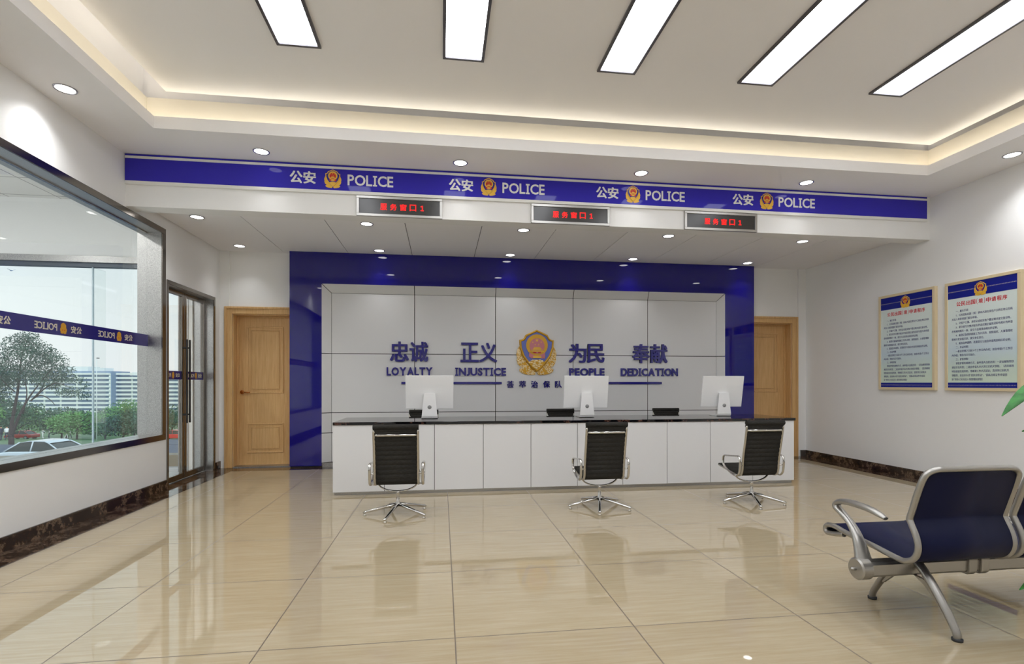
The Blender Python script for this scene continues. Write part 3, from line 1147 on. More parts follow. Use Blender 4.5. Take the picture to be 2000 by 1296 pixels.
# ------------------------------------------------------------------ monitors (backs towards the viewer, screens face the staff)
def make_monitor(label):
    r = thing('computer_monitor', label, 'monitor', group='monitors on the reception desk')
    # body: shallow dished shell, leaning its top towards the viewer
    a = math.radians(10)
    ca, sa = math.cos(a), math.sin(a)

    def q(x, y, z):                                       # y = depth behind screen plane, z along the panel
        return (x, .02 - z * sa + y * ca, .112 + z * ca + y * sa)
    w, h = .27, .385
    g = G()
    g.hull8([q(-w, 0, 0), q(w, 0, 0), q(w, 0, h), q(-w, 0, h)], [q(-w, -.014, 0), q(w, -.014, 0), q(w, -.014, h), q(-w, -.014, h)])
    obj('shell', g, M['silver'], r, .004)
    g = G().hull8([q(-w + .01, .0, .06), q(w - .01, .0, .06), q(w - .01, .0, h - .01), q(-w + .01, .0, h - .01)],
                  [q(-w + .01, .002, .06), q(w - .01, .002, .06), q(w - .01, .002, h - .01), q(-w + .01, .002, h - .01)])
    obj('screen', g, M['black_screen'], r)
    g = G()
    p = [(-.060, .285), (-.064, .16), (-.066, .03), (-.055, .008), (-.03, .004), (.12, .003)]
    wd = [.062, .074, .088, .092, .092, .092]
    for (y0, z0), (y1, z1), w0, w1 in zip(p, p[1:], wd, wd[1:]):
        tt = .008
        dy, dz = y1 - y0, z1 - z0
        L = math.hypot(dy, dz)
        ny, nz = -dz / L * tt / 2, dy / L * tt / 2
        g.hull8([(-w0, y0 + ny, z0 + nz), (w0, y0 + ny, z0 + nz), (w0, y0 - ny, z0 - nz), (-w0, y0 - ny, z0 - nz)],
                [(-w1, y1 + ny, z1 + nz), (w1, y1 + ny, z1 + nz), (w1, y1 - ny, z1 - nz), (-w1, y1 - ny, z1 - nz)])
    g.hull8([(-.05, -.056, .275), (.05, -.056, .275), (.05, -.056, .285), (-.05, -.056, .285)], [(-.05, -.02, .262), (.05, -.02, .262), (.05, -.02, .285), (-.05, -.02, .285)])
    obj('stand', g, M['silver'], r)
    obj('cable_hole', G().lathe([(.022, 0), (.022, -.0035), (.0, -.004)], (0, -.0685, .13), 20, 0, 'y'), M['grey_disc'], r)
    return r


MZ = .7585
mon = make_monitor('silver monitor seen from behind, leftmost on the desk, above the left chair')
mon.location = (-.138, 6.0, MZ)
dup(mon, (1.70, 6.0, MZ), 'silver monitor seen from behind, middle of the desk, below PEOPLE')
dup(mon, (3.43, 6.0, MZ), 'silver monitor seen from behind, at the right end of the desk against the blue glass')


# ------------------------------------------------------------------ office chairs
def arc(cx, cy, r, a0, a1, n):
    return [(cx + r * math.cos(math.radians(a0 + (a1 - a0) * k / n)), cy + r * math.sin(math.radians(a0 + (a1 - a0) * k / n))) for k in range(n + 1)]


def smooth_path(pts, n=10):
    out = []
    P = [pts[0]] + list(pts) + [pts[-1]]
    for i in range(1, len(P) - 2):
        p0, p1, p2, p3 = (Vector(P[i + d]) for d in (-1, 0, 1, 2))
        for k in range(n):
            u = k / n
            out.append(tuple(.5 * ((2 * p1) + (-p0 + p2) * u + (2 * p0 - 5 * p1 + 4 * p2 - p3) * u * u + (-p0 + 3 * p1 - 3 * p2 + p3) * u ** 3)))
    out.append(tuple(pts[-1]))
    return out


def resample(path, step):
    out = [Vector(path[0])]
    acc = 0.
    for a, b in zip(path, path[1:]):
        a, b = Vector(a), Vector(b)
        L = (b - a).length
        while acc + L >= step and L > 1e-9:
            tt = (step - acc) / L
            a = a + (b - a) * tt
            out.append(a.copy())
            L = (b - a).length
            acc = 0.
        acc += L
    return [tuple(v) for v in out]


SEAT = smooth_path([(.295, .325), (.28, .338), (.24, .333), (.12, .310), (.0, .292), (-.07, .287), (-.112, .300)])
BACK = smooth_path([(-.112, .300), (-.130, .335), (-.137, .40), (-.150, .48), (-.178, .61), (-.205, .735), (-.212, .772)])


def make_chair(label):
    r = thing('office_chair', label, 'chair', group='chairs at the reception desk')

    def ribs(path, hw, name):
        pp = resample(path, .004)
        obj(name, G().strip(pp, -hw, hw, lambda i: .011 + .009 * abs(math.sin(PI * i * .004 / .042)) ** .6), M['fabric'], r)
    ribs(SEAT, .178, 'seat')
    ribs(BACK, .178, 'backrest')
    g = G().tube([(-.19, -.214, .792), (.19, -.214, .792)], .022, 14).tube([(-.19, -.206, .762), (.19, -.206, .762)], .012, 10)
    obj('headrest', g, M['fabric'], r)
    for s in (-1, 1):
        side = smooth_path([(s * .183, .27, .331), (s * .183, .12, .305), (s * .183, -.0, .287), (s * .183, -.07, .281), (s * .183, -.118, .297),
                            (s * .183, -.14, .345), (s * .183, -.147, .42), (s * .183, -.158, .49), (s * .183, -.185, .615), (s * .183, -.213, .765)], 6)
        obj('side_rail', G().tube(side, 1, 8, flat=(.011, .008), up=(1, 0, 0)), M['alu'], r)
        loop = smooth_path([(.10, .452), (.0, .462), (-.12, .474), (-.155, .462), (-.166, .42), (-.155, .33), (-.125, .292), (-.09, .284),
                            (-.03, .292), (.05, .318), (.112, .352), (.128, .39), (.124, .435), (.10, .452)], 5)[:-1]
        g = G().tube([(s * .222, y, z) for y, z in loop], 1, 8, True, flat=(.012, .007), up=(1, 0, 0))
        g.tube([(s * .178, -.14, .385), (s * .222, -.16, .39)], .007, 8).tube([(s * .178, -.08, .287), (s * .222, -.085, .288)], .007, 8)
        obj('armrest', g, M['chrome'], r)
    g = G().tube([(-.183, -.196, .722), (-.15, -.222, .722), (.15, -.222, .722), (.183, -.196, .722)], .011, 10)
    obj('back_bar', g, M['chrome'], r)
    yoke = [(.17 * math.cos(math.radians(180 + a)), .0, .285 + .078 * math.sin(math.radians(180 + a))) for a in range(0, 181, 15)]
    obj('yoke', G().tube(yoke, 1, 8, flat=(.014, .007), up=(0, 1, 0)), M['chrome'], r)
    obj('column', G().lathe([(.0, .075), (.022, .075), (.024, .1), (.015, .115), (.0135, .19), (.018, .205), (.0, .213)], n=16), M['chrome'], r)
    for k in range(5):
        a = math.radians(-107 + 72 * k)
        c_, s_ = math.cos(a), math.sin(a)
        g = G().tube([(c_ * .01, s_ * .01, .092), (c_ * .1, s_ * .1, .073), (c_ * .285, s_ * .285, .030), (c_ * .297, s_ * .297, .024)], [1.3, 1.2, 1.0, .7], 8, flat=(.012, .013))
        lg = obj('leg', g, M['chrome'], r)
        g = G().lathe([(.0, .0), (.013, .0), (.013, .008), (.0, .02)], (c_ * .283, s_ * .283, 0), 12)
        obj('glide', g, M['alu'], lg)
    return r


ch = make_chair('black ribbed office chair in front of the desk, leftmost of three')
ch.location = (-.385, 4.67, 0)
dup(ch, (1.458, 4.67, 0), 'black ribbed office chair in front of the desk, middle of three')
dup(ch, (2.985, 4.67, 0), 'black ribbed office chair in front of the desk, rightmost of three')
dup(ch, (-.235, 6.68, 0), 'black chair behind the desk, mostly hidden by the leftmost monitor', PI)
dup(ch, (1.60, 6.68, 0), 'black chair behind the desk, headrest showing left of the middle monitor', PI)
dup(ch, (3.11, 6.68, 0), 'black chair behind the desk, headrest showing left of the right end monitor', PI)

# ------------------------------------------------------------------ framed posters on the right wall
POST = '''　　一、履行手续：
　　1、公民因私出国（境）须本人前往其住户口所在地公安机
关出入境管理部门提出申请。
　　2、交验户口簿、身份证或者其他户籍证明并提交复印件。
　　3、提交填写完整并贴有申请近期正面免冠彩色照片的申请
表和相同照片一张、提交与出境事由相应的证明。
　　4、属登记备案的国家工作人员的，按照组织、人事管理权
限和行政隶属关系、提交单位意见。
　　5、属加急申请的、还需提交与加急申请类别相应的证明。
　　二、办证时限：
　　一般自受理之日起10个工作日内办结；加急申请5个工作日
内办结，特急当日可加办。
　　三、护照领取：
　　领取护照有两种方式，由申请人自愿选择：一是由邮政特快
递送至住所里；二是由申请人本人到公安机关领取。（选择邮政
特快递送至居所的、等邮递工作人员送达；选择到公安机关
领取的、应由本人持“居民身份证”、“因私出境证件申请回
执”到市公安局出入境管理局领取）'''


def make_poster(label):
    """origin on the wall at the middle of the lower edge; local x runs to the viewer's right, y out of the room"""
    r = thing('framed_poster', label, 'poster', (XR, 5.712, 1.077), -PI / 2, 'notices on the right wall')
    hw, hh, f = .393, 1.218, .033
    g = G()
    g.box(-hw, hw, -.042, 0, 0, f).box(-hw, hw, -.042, 0, hh - f, hh).box(-hw, -hw + f, -.042, 0, f, hh - f).box(hw - f, hw, -.042, 0, f, hh - f)
    obj('poster_frame', g, M['cream_frame'], r, .003)
    obj('printed_sheet', G().box(-hw + f, hw - f, -.034, -.004, f, hh - f), M['poster'], r)
    for nm, z0, z1 in (('header_band', 1.03, hh - f), ('footer_band', f, .09)):
        obj(nm, G().box(-hw + f, hw - f, -.0352, -.0339, z0, z1), M['poster_blue'], r)
    g = G()
    for z, s in ((1.107, .013), (.061, .010)):
        n = 50
        for k in range(n):
            u = -hw + f + .006 + (2 * hw - 2 * f - .012) * k / n
            if z > 1 and abs(u + .004) < .062:
                continue
            g.prism([(u, z - s / 2), (u + s * .75, z), (u, z + s / 2), (u + s * .3, z)], (0, -.0352, 0), UX, UZ, (0, -.0006, 0))
    obj('chain_stripe', g, M['cream_print'], r)
    g, ms = small_emblem_mesh(.15)
    e_ = obj('emblem', g, ms, r, loc=(0, -.0356, 1.098))
    g = G()
    u = -.262
    for ch_ in '公民出国(境)申请程序':
        w = .018 if ch_ in '()' else .046
        g.text(ch_, (0, -.0339, 0), UX, UZ, (0, -.0008, 0), 0, .024 if ch_ not in '()' else .005, (u, u + w, .94, .99) if ch_ not in '()' else (u + .003, u + w - .003, .934, .996))
        u += w + .0075
    obj('red_title', g, M['red_print'], r)
    g = G().text(POST, (0, -.0339, 0), UX, UZ, (0, -.0008, 0), 0, .009, (-.315, .325, .112, .90), line=1.55)
    obj('body_text', g, M['navy_print'], r)
    return r


po = make_poster('cream framed notice on the right wall, nearer the back corner')
dup(po, (XR, 4.806, 1.077), 'cream framed notice on the right wall, nearer the viewer above the bench')

# ------------------------------------------------------------------ waiting bench at the right
bench = thing('waiting_bench', 'metal beam waiting bench with navy seats at the right edge', 'bench', (2.37, 2.27, 0))
BO = Vector((2.37, 2.27, 0))


def bp(p):
    return tuple(Vector(p) - BO)


NSEAT = 3
PITCH = .545
bx0, bx1 = 2.0, 2.0 + PITCH * NSEAT + .14
g = G()
prof = [(-.036, -.024), (-.026, -.036), (.026, -.036), (.036, -.024), (.036, .024), (.026, .036), (-.026, .036), (-.036, .024)]
g.prism([(a, b) for a, b in prof], bp((bx0, 2.27, .258)), (0, 1, 0), (0, 0, 1), (bx1 - bx0, 0, 0))
obj('beam', g, M['satin'], bench, .004)
shell = smooth_path([(2.47, .362), (2.545, .345), (2.590, .341), (2.603, .358), (2.588, .380), (2.54, .387), (2.45, .374), (2.30, .362), (2.16, .346), (2.105, .346), (2.062, .372), (2.042, .418), (2.050, .47), (2.078, .528), (2.083, .548), (2.070, .59), (2.035, .70), (2.012, .775)], 8)
for k in range(NSEAT):
    x0 = 2.105 + PITCH * k
    x1 = x0 + .495
    pts = [(y - 2.27, z) for y, z in shell]
    obj('seat_shell', G().strip(resample(pts, .008), x0 + .012 - 2.37, x1 - .012 - 2.37, .012), M['navy'], bench)
    ty, tz = shell[-1]
    half = [(x0, y, z) for y, z in shell[:-10:3]]
    half += [(x0 + .004, ty + .008, tz - .035), (x0 + .022, ty, tz - .009), (x0 + .055, ty - .008, tz + .004), (x0 + .11, ty - .010, tz + .006)]
    ctl = half + [(x0 + x1 - x, y, z) for x, y, z in half[::-1]]
    fr = smooth_path(ctl, 3)
    obj('seat_frame', G().tube([bp(p) for p in fr], .0135, 10), M['satin'], bench)
    cxm = x1 + .025
    g = G()
    for dx in (-.046, .022):
        g.prism([(-.048, -.03), (-.03, -.047), (.03, -.047), (.048, -.03), (.048, .03), (.034, .046), (-.01, .052), (-.05, .085), (-.082, .09), (-.075, .06), (-.05, .03)], bp((cxm + dx, 2.27, .258)), (0, 1, 0), (0, 0, 1), (.044, 0, 0))
    g.box(cxm - .06 - 2.37, cxm + .07 - 2.37, -.10, .03, .318, .345)
    obj('seat_clamp', g, M['satin'], bench, .006)
arm_line = [(2.27, .262), (2.288, .33), (2.318, .405), (2.362, .458), (2.412, .492), (2.446, .512), (2.448, .534), (2.41, .552), (2.34, .558), (2.25, .554), (2.19, .543), (2.148, .530)]
arm_r = [2.9, 2.2, 1.6, 1.25, 1.3, 1.35, 1.3, 1.35, 1.4, 1.35, 1.2, .7]
for x in (2.045, bx1 - .045):
    pth = smooth_path([(x - 2.37, y - 2.27, z) for y, z in arm_line], 5)
    rr_ = []
    for i in range(len(pth)):
        q_ = i / (len(pth) - 1) * (len(arm_r) - 1)
        a_ = int(q_)
        rr_.append(arm_r[a_] + (arm_r[min(a_ + 1, len(arm_r) - 1)] - arm_r[a_]) * (q_ - a_))
    g = G().tube(pth, rr_, 10, flat=(.017, .011), up=(1, 0, 0))
    obj('armrest', g, M['satin'], bench)
for x, s in ((bx0, -1), (bx1, 1)):
    g = G().lathe([(.0, -.005), (.045, -.005), (.052, .002), (.052, .05), (.0, .05)] if s < 0 else [(.0, -.05), (.052, -.05), (.052, -.002), (.045, .005), (.0, .005)], bp((x, 2.27, .258)), 40, 0, 'x', False)
    g.lathe([(.0, -.03), (.008, -.03), (.008, 0)] if s < 0 else [(.008, 0), (.008, .03), (.0, .03)], bp((x, 2.27, .258)), 10, 0, 'x')
    obj('end_cap', g, M['satin'], bench)
for x in (2.30, bx1 - .30):
    for s in (-1, 1):
        ln = [(2.27 - s * .03, .300), (2.27 + s * .03, .288), (2.27 + s * .09, .235), (2.27 + s * .15, .160), (2.27 + s * .20, .085), (2.27 + s * .228, .035), (2.27 + s * .232, .008)]
        pth = smooth_path([(x - 2.37, y - 2.27, z) for y, z in ln], 5)
        n_ = len(pth)
        g = G().tube(pth, [1.25 - .4 * i / n_ for i in range(n_)], 8, flat=(.021, .014), up=(1, 0, 0))
        # web plate that widens under the beam
        g.prism([(s * .02, .222), (s * .10, .215), (s * .175, .118), (s * .155, .118), (s * .08, .19)], (x - .008 - 2.37, 0, 0), (0, 1, 0), (0, 0, 1), (.016, 0, 0))
        lg = obj('leg', g, M['satin'], bench)
        g = G().lathe([(.0, .0), (.021, .0), (.022, .012), (.0, .013)], (x - 2.37, s * .232, 0), 14)
        obj('foot_cap', g, M['rubber'], lg)

# ------------------------------------------------------------------ potted plant, leaves reaching in from the right
PX, PYY = 2.03, 1.33
pl = thing('potted_plant', 'green houseplant with long pointed leaves reaching in at the right edge', 'plant', (PX, PYY, 0))
obj('pot', G().lathe([(.0, 0), (.09, 0), (.13, .26), (.135, .28), (.122, .28), (.115, .25), (.0, .25)], n=28), M['pot'], pl)
obj('soil', G().lathe([(.0, .251), (.114, .251), (.0, .258)], n=20), M['soil'], pl)
obj('stem', G().tube([(0, 0, .25), (.01, 0, .5), (0, .01, .8), (.005, 0, 1.12), (0, 0, 1.3)], [.013, .012, .010, .008, .005], 8), M['bark'], pl)


def leaf(base, tip, width, sag, nrm):
    """pointed leaf blade with a folded midrib, from base to tip (local)"""
    b, tp = Vector(base), Vector(tip)
    ax = tp - b
    side = ax.cross(Vector(nrm)).normalized()
    up = side.cross(ax).normalized()
    n = 12
    g = G()
    rows = []
    for i in range(n + 1):
        u_ = i / n
        w = width * (math.sin(PI * min(1, u_ ** .75)) ** .8) * (1 if u_ < .98 else .2) if 0 < i < n else .0015
        c_ = b + ax * u_ + up * (sag * math.sin(PI * u_))
        rows.append((c_ - side * w + up * w * .25, c_ - side * w * .5 + up * w * .08, c_, c_ + side * w * .5 + up * w * .08, c_ + side * w + up * w * .25))
    for off in (0, 1):
        vs = [[g.bm.verts.new(p - up * .0012 * off) for p in r_] for r_ in rows]
        for A, B in zip(vs, vs[1:]):
            for k in range(4):
                f_ = g.bm.faces.new((A[k], A[k + 1], B[k + 1], B[k]) if off == 0 else (B[k], B[k + 1], A[k + 1], A[k]))
                f_.smooth = True
    obj('leaf', g, M['plant'], pl)


PLANT_SPOT = None
LEAVES = [((0, 0, 1.12), (-.366, .009, 1.062), .046, .07, (0, 0, 1)),
          ((0, 0, 1.06), (-.307, .0, 1.016), .04, .09, (.3, -.8, .4)),
          ((0, 0, .78), (-.316, .0, .5415), .04, .06, (-.3, -.8, .5)),
          ((0, 0, 1.2), (.3, -.1, 1.3), .05, .06, (0, 0, 1)), ((0, 0, 1.25), (.30, .12, 1.36), .05, .06, (0, 0, 1)),
          ((0, 0, .95), (.32, .12, .9), .05, .06, (0, 0, 1)), ((0, 0, .8), (.15, -.3, .75), .05, .06, (0, 0, 1)),
          ((0, 0, 1.28), (.02, .02, 1.6), .04, .02, (0, 1, 0)), ((0, 0, .65), (.26, .05, .5), .05, .06, (0, 0, 1)),
          ((0, 0, .9), (.28, -.12, .72), .05, .06, (0, 0, 1))]
for a in LEAVES:
    leaf(*a)

# ------------------------------------------------------------------ entrance porch beyond the left wall
VX0 = -7.6
struct('floor_porch', G().box(VX0, XL - .24, .4, 7.5, -.12, 0), mat('pale porch tile', lin(206, 210, 210), .12), 'pale tiled floor of the entrance porch outside', 'floor')
struct('ceiling_porch', G().box(VX0, XL - .24, .4, 7.5, 3.507, 3.6), M['porch_tile'], 'tiled white ceiling of the entrance porch outside', 'ceiling')
g = G().box(VX0, XL - .24, 7.3, 7.5, 2.79, 3.6).box(-3.30, XL - .24, 7.3, 7.5, 0, 2.79)
struct('wall_porch', g, M['white'], 'white porch wall over the street glazing', 'wall')
g = G().box(VX0, XL - .24, .2, .4, 0, 3.6).box(VX0 - .2, VX0, .2, 7.5, 2.79, 3.6)
struct('wall_porch_side', g, M['white'], 'white side walls of the entrance porch', 'wall')
for x in (-4.4, -6.0):  # unseen lamps added to brighten the porch and spill into the hall
    for y in (2.4, 4.6):
        pl_ = thing('porch_fill_light', f'added unseen round lamp in the porch ceiling, {"next to" if x > -5 else "away from"} the hall wall, {"inner" if y < 3 else "street"} side', 'light', (x, y, 3.507))
        obj('lens', G().lathe([(.0, -.012), (.12, -.012), (.12, -.0005)], n=24), M['porch_fill'], pl_)
        obj('rim', G().lathe([(.12, -.0005), (.12, -.016), (.14, -.016), (.142, -.0005)], n=24), M['rim'], pl_)
w2 = thing('window_2', 'porch glazing towards the street with tall glass panes', 'window', (-5.5, 7.3, 0), kind='structure')
g = G()
g.box(VX0, -3.30, 7.29, 7.5, 2.71, 2.79).box(-3.42, -3.30, 7.29, 7.5, .0, 2.71)
rel(obj('steel_frame', g, M['steel'], w2), w2)
g = G().box(VX0, -3.42, 7.33, 7.43, 2.66, 2.71)
rel(obj('head_rail', g, mat('grey glazing rail', lin(92, 100, 108), .4, metal=.4), w2), w2)
rel(obj('bottom_rail', G().box(VX0, -3.42, 7.32, 7.42, 0, .055), mat('pale glazing rail', lin(216, 218, 220), .4), w2), w2)
for a, b in ((VX0, -4.487), (-4.473, -3.42)):
    rel(obj('pane', G().box(a, b, 7.365, 7.377, .055, 2.66), M['glass'], w2), w2)
rel(obj('glass_joint', G().box(-4.487, -4.473, 7.36, 7.382, .055, 2.66), mat('blue green glass edge', lin(206, 226, 234), .3), w2), w2)
rel(obj('glass_fin', G().box(-4.487, -4.473, 7.382, 7.62, .055, 2.66), M['glass'], w2), w2)
tag(obj('kerb', G().box(-1.6, 1.6, -.12, .12, 0, .19), M['stone'], loc=(-4.9, 7.66, 0)), 'low tan stone kerb outside the porch glazing', 'kerb', kind='structure')

# ------------------------------------------------------------------ street, park and city outside
DIRV = Vector((.1344, .9909, 0))            # level direction straight away from the building
RT = Vector((.9909, -.1344, 0))             # level direction to the right of it


def gz(D):
    return -3.1 if D < 36 else (-3.1 - (D - 36) * .1 if D < 101 else -9.6 - (D - 101) * .0516)


def ground_strip(D0_, D1_, a, b, n=1):
    g = G()
    for k in range(n):
        d0, d1 = D0_ + (D1_ - D0_) * k / n, D0_ + (D1_ - D0_) * (k + 1) / n
        q = []
        for D, s_ in ((d0, a), (d0, b), (d1, b), (d1, a)):
            p = DIRV * D + RT * (s_ * (1 if True else D))
            q.append((p.x, p.y, gz(D)))
        lo_ = [(x, y, z - .4) for x, y, z in q]
        g.hull8(lo_, q)
    return g


tag(obj('street', ground_strip(14, 36, -120, 60), M['road']), 'grey asphalt street below the porch', 'street', kind='structure')
g = G()
gpts = [36, 60, 101, 180, 390]
for d0, d1 in zip(gpts, gpts[1:]):
    q = []
    for D, s_ in ((d0, -500), (d0, 400), (d1, 400), (d1, -500)):
        p = DIRV * D + RT * s_
        q.append((p.x, p.y, gz(D)))
    g.hull8([(x, y, z - .4) for x, y, z in q], q)
tag(obj('lawn', g, M['grass']), 'sloping green park lawn beyond the street', 'lawn', kind='structure')
g = G()
q = []
for D, s0, s1 in ((36, -25.5, -18), (78, -54, -45)):
    for s_ in ((s0, s1) if D == 36 else (s1, s0)):
        p = DIRV * D + RT * s_
        q.append((p.x, p.y, gz(D) + .02))
g.hull8([(x, y, z - .1) for x, y, z in q], q)
tag(obj('side_road', g, M['road']), 'grey side road running away between the trees', 'road', kind='structure')


def leaf_cloud(g, blobs, count, size, rr, mi=0):
    tot = sum(b[1][0] * b[1][1] * b[1][2] for b in blobs)
    for c_, r_ in blobs:
        n = int(count * r_[0] * r_[1] * r_[2] / tot)
        for _ in range(n):
            v = Vector((rr.gauss(0, 1), rr.gauss(0, 1), rr.gauss(0, 1))).normalized() * (rr.random() ** .45)
            p = Vector(c_) + RT * v.x * r_[0] + DIRV * v.y * r_[1] + Vector((0, 0, v.z * r_[2]))
            a = Vector((rr.gauss(0, 1), rr.gauss(0, 1), rr.gauss(0, 1))).normalized()
            b = a.orthogonal().normalized()
            s_ = size * rr.uniform(.6, 1.3)
            vs = [g.bm.verts.new(p + q_) for q_ in (-a * s_ * .5, b * s_ * .28, a * s_ * .5, -b * s_ * .28)]
            g.bm.faces.new(vs).material_index = mi


def loc2(s_, z):                              # tree-local: s along RT
    return Vector((RT.x * s_, RT.y * s_, z))


# the tall tree by the street
rr = random.Random(5)
bt = thing('street_tree', 'tall forked tree with loose blue green leaves by the street', 'tree', (-29.7, 40.36, -3.1))
k_ = .0356
g = G()


def br(pts, r0, r1, dep=0):
    P_ = [loc2((x - 22) * k_, (868 - y) * k_) + DIRV * dep * i / max(1, len(pts) - 1) for i, (x, y) in enumerate(pts)]
    P_ = smooth_path([tuple(p) for p in P_], 4)
    g.tube(P_, [r0 + (r1 - r0) * i / (len(P_) - 1) for i in range(len(P_))], 7)


br([(22, 869), (22, 855), (21, 845)], .17, .15)
br([(21, 848), (20, 835), (24, 800), (29, 765), (31, 730), (35, 690), (42, 665)], .13, .02, .4)
br([(23, 850), (33, 830), (46, 806), (62, 780), (85, 752), (112, 722)], .12, .015, -.5)
br([(62, 780), (76, 772), (90, 780), (98, 792)], .05, .015, .4)
br([(60, 783), (74, 760), (78, 735), (92, 705)], .05, .012, .8)
br([(72, 772), (100, 755), (128, 748), (160, 757)], .05, .012, -.9)
br([(29, 765), (15, 745), (4, 715)], .045, .012, -.6)
br([(30, 745), (40, 715), (52, 690)], .045, .012, .7)
br([(45, 808), (48, 770), (40, 740), (38, 700)], .045, .012, .5)
obj('trunk', g, M['bark'], bt)
g = G()
bl = []
for x, y, rx, rz in ((40, 678, 30, 28), (72, 690, 30, 28), (100, 706, 28, 26), (122, 728, 24, 20), (148, 742, 18, 10), (166, 752, 10, 8), (10, 705, 24, 30), (-15, 745, 34, 40),
                     (20, 735, 30, 26), (60, 728, 34, 24), (95, 742, 30, 20), (135, 765, 24, 12), (165, 772, 12, 12), (5, 785, 25, 18), (55, 660, 22, 14)):
    p = loc2((x - 22) * k_, (868 - y) * k_)
    bl.append((p, (rx * k_, rx * k_ * 1.0, rz * k_)))
leaf_cloud(g, bl, 14000, .115, rr)
obj('foliage', g, M['leaf_tall'], bt)


def park_tree(name, label, group, x, y, z, hgt, w, mkey, seed, parts=True):
    rr = random.Random(seed)
    r = thing(name, label, 'tree', (x, y, z), group=group)
    g = G()
    g.tube([(0, 0, -.2), (.1, 0, hgt * .3), (0, .1, hgt * .7)], [.16, .12, .05], 6)
    for k in range(4):
        a = rr.uniform(0, 6.3)
        g.tube([(0, 0, hgt * (.15 + .1 * k)), (math.cos(a) * w * .3, math.sin(a) * w * .3, hgt * (.4 + .1 * k)), (math.cos(a) * w * .42, math.sin(a) * w * .42, hgt * (.5 + .1 * k))], [.07, .05, .02], 5)
    obj('trunk', g, M['bark'], r)
    g = G()
    bl = [((0, 0, hgt * .56), (w * .6, w * .55, hgt * .42))]
    for k in range(5):
        bl.append((loc2(rr.uniform(-.4, .4) * w, hgt * rr.uniform(.3, .8)), (w * .34, w * .34, hgt * .22)))
    leaf_cloud(g, bl, 2600, .34, rr)
    obj('foliage', g, M[mkey], r)


PT = [(-63.39, 79.24, 70, 6.5, 6), (-77.97, 101.4, 90, 7, 8), (-66.17, 89.71, 80, 6.2, 7), (-79.27, 111.67, 100, 6.2, 8), (-61.96, 94.18, 85, 5.4, 6), (-71.92, 110.67, 100, 6., 8),
      (-52.47, 82.8, 75, 4.3, 6), (-63.19, 104.44, 95, 5.6, 7), (-50.12, 92.58, 85, 5.2, 7), (-55.24, 108.41, 100, 6.4, 8), (-49.21, 102.55, 95, 6.6, 8), (-51.3, 112.92, 105, 7, 8), (-51.65, 87.74, 80, 4.2, 6), (-44.01, 78.63, 72, 3.6, 5)]
for i, (x, y, D, hh_, w) in enumerate(PT):
    park_tree('park_tree', 'bushy green tree in the park row beyond the street', 'bushy park trees', x, y, gz(D), hh_, w, 'leaf_dark' if i % 3 else 'leaf_bright', 30 + i)
park_tree('round_tree', 'smaller round bright green tree in front of the apartment block', None, -69.93, 120.49, gz(110), 6.3, 5, 'leaf_bright', 71)
park_tree('round_tree', 'larger round bright green tree in front of the apartment block, near the window edge', None, -72.76, 130.97, gz(120), 8.2, 7, 'leaf_bright', 72)

# far apartment block with balcony bands
ab = thing('apartment_block', 'pale terraced apartment block on the skyline beyond the park', 'building', (-262., 419., -25))
BR = RT


def bbox_(g, s0, s1, d0, d1, z0, z1, mi=0):
    q = []
    for s_, d_ in ((s0, d0), (s1, d0), (s1, d1), (s0, d1)):
        p = BR * s_ + DIRV * d_
        q.append((p.x, p.y, z0))
    g.hull8(q, [(x, y, z1) for x, y, z in q], mi)
    return g


obj('main_body', bbox_(bbox_(G(), -80, 22, 0, 18, 0, 35.), 22, 70, 6, 24, 0, 32), M['bld_blue'], ab)
for k in range(11):
    z = 2.2 + 3.05 * k
    g = G()
    bbox_(g, -80, 21, -2.2, .2, z - .35, z + 1.05)
    bbox_(g, 22, 70, 3.8, 6.2, z - .35, z + 1.05)
    obj('balcony_band', g, M['bld_white'], ab)
g = G()
for s_ in range(-76, 70, 12):
    d_ = -.4 if s_ < 22 else 5.6
    bbox_(g, s_, s_ + 1.2, d_, d_ + 1, 0, 33 if s_ < 22 else 31)
obj('fin_wall', g, M['bld_white'], ab)
g = G()
bbox_(g, -20, 2, 3, 14, 35, 38.5)
bbox_(g, 6, 14, 3, 12, 35, 37.5)
bbox_(g, 30, 42, 9, 18, 32, 34.5)
obj('roof_block', g, M['bld_white'], ab)


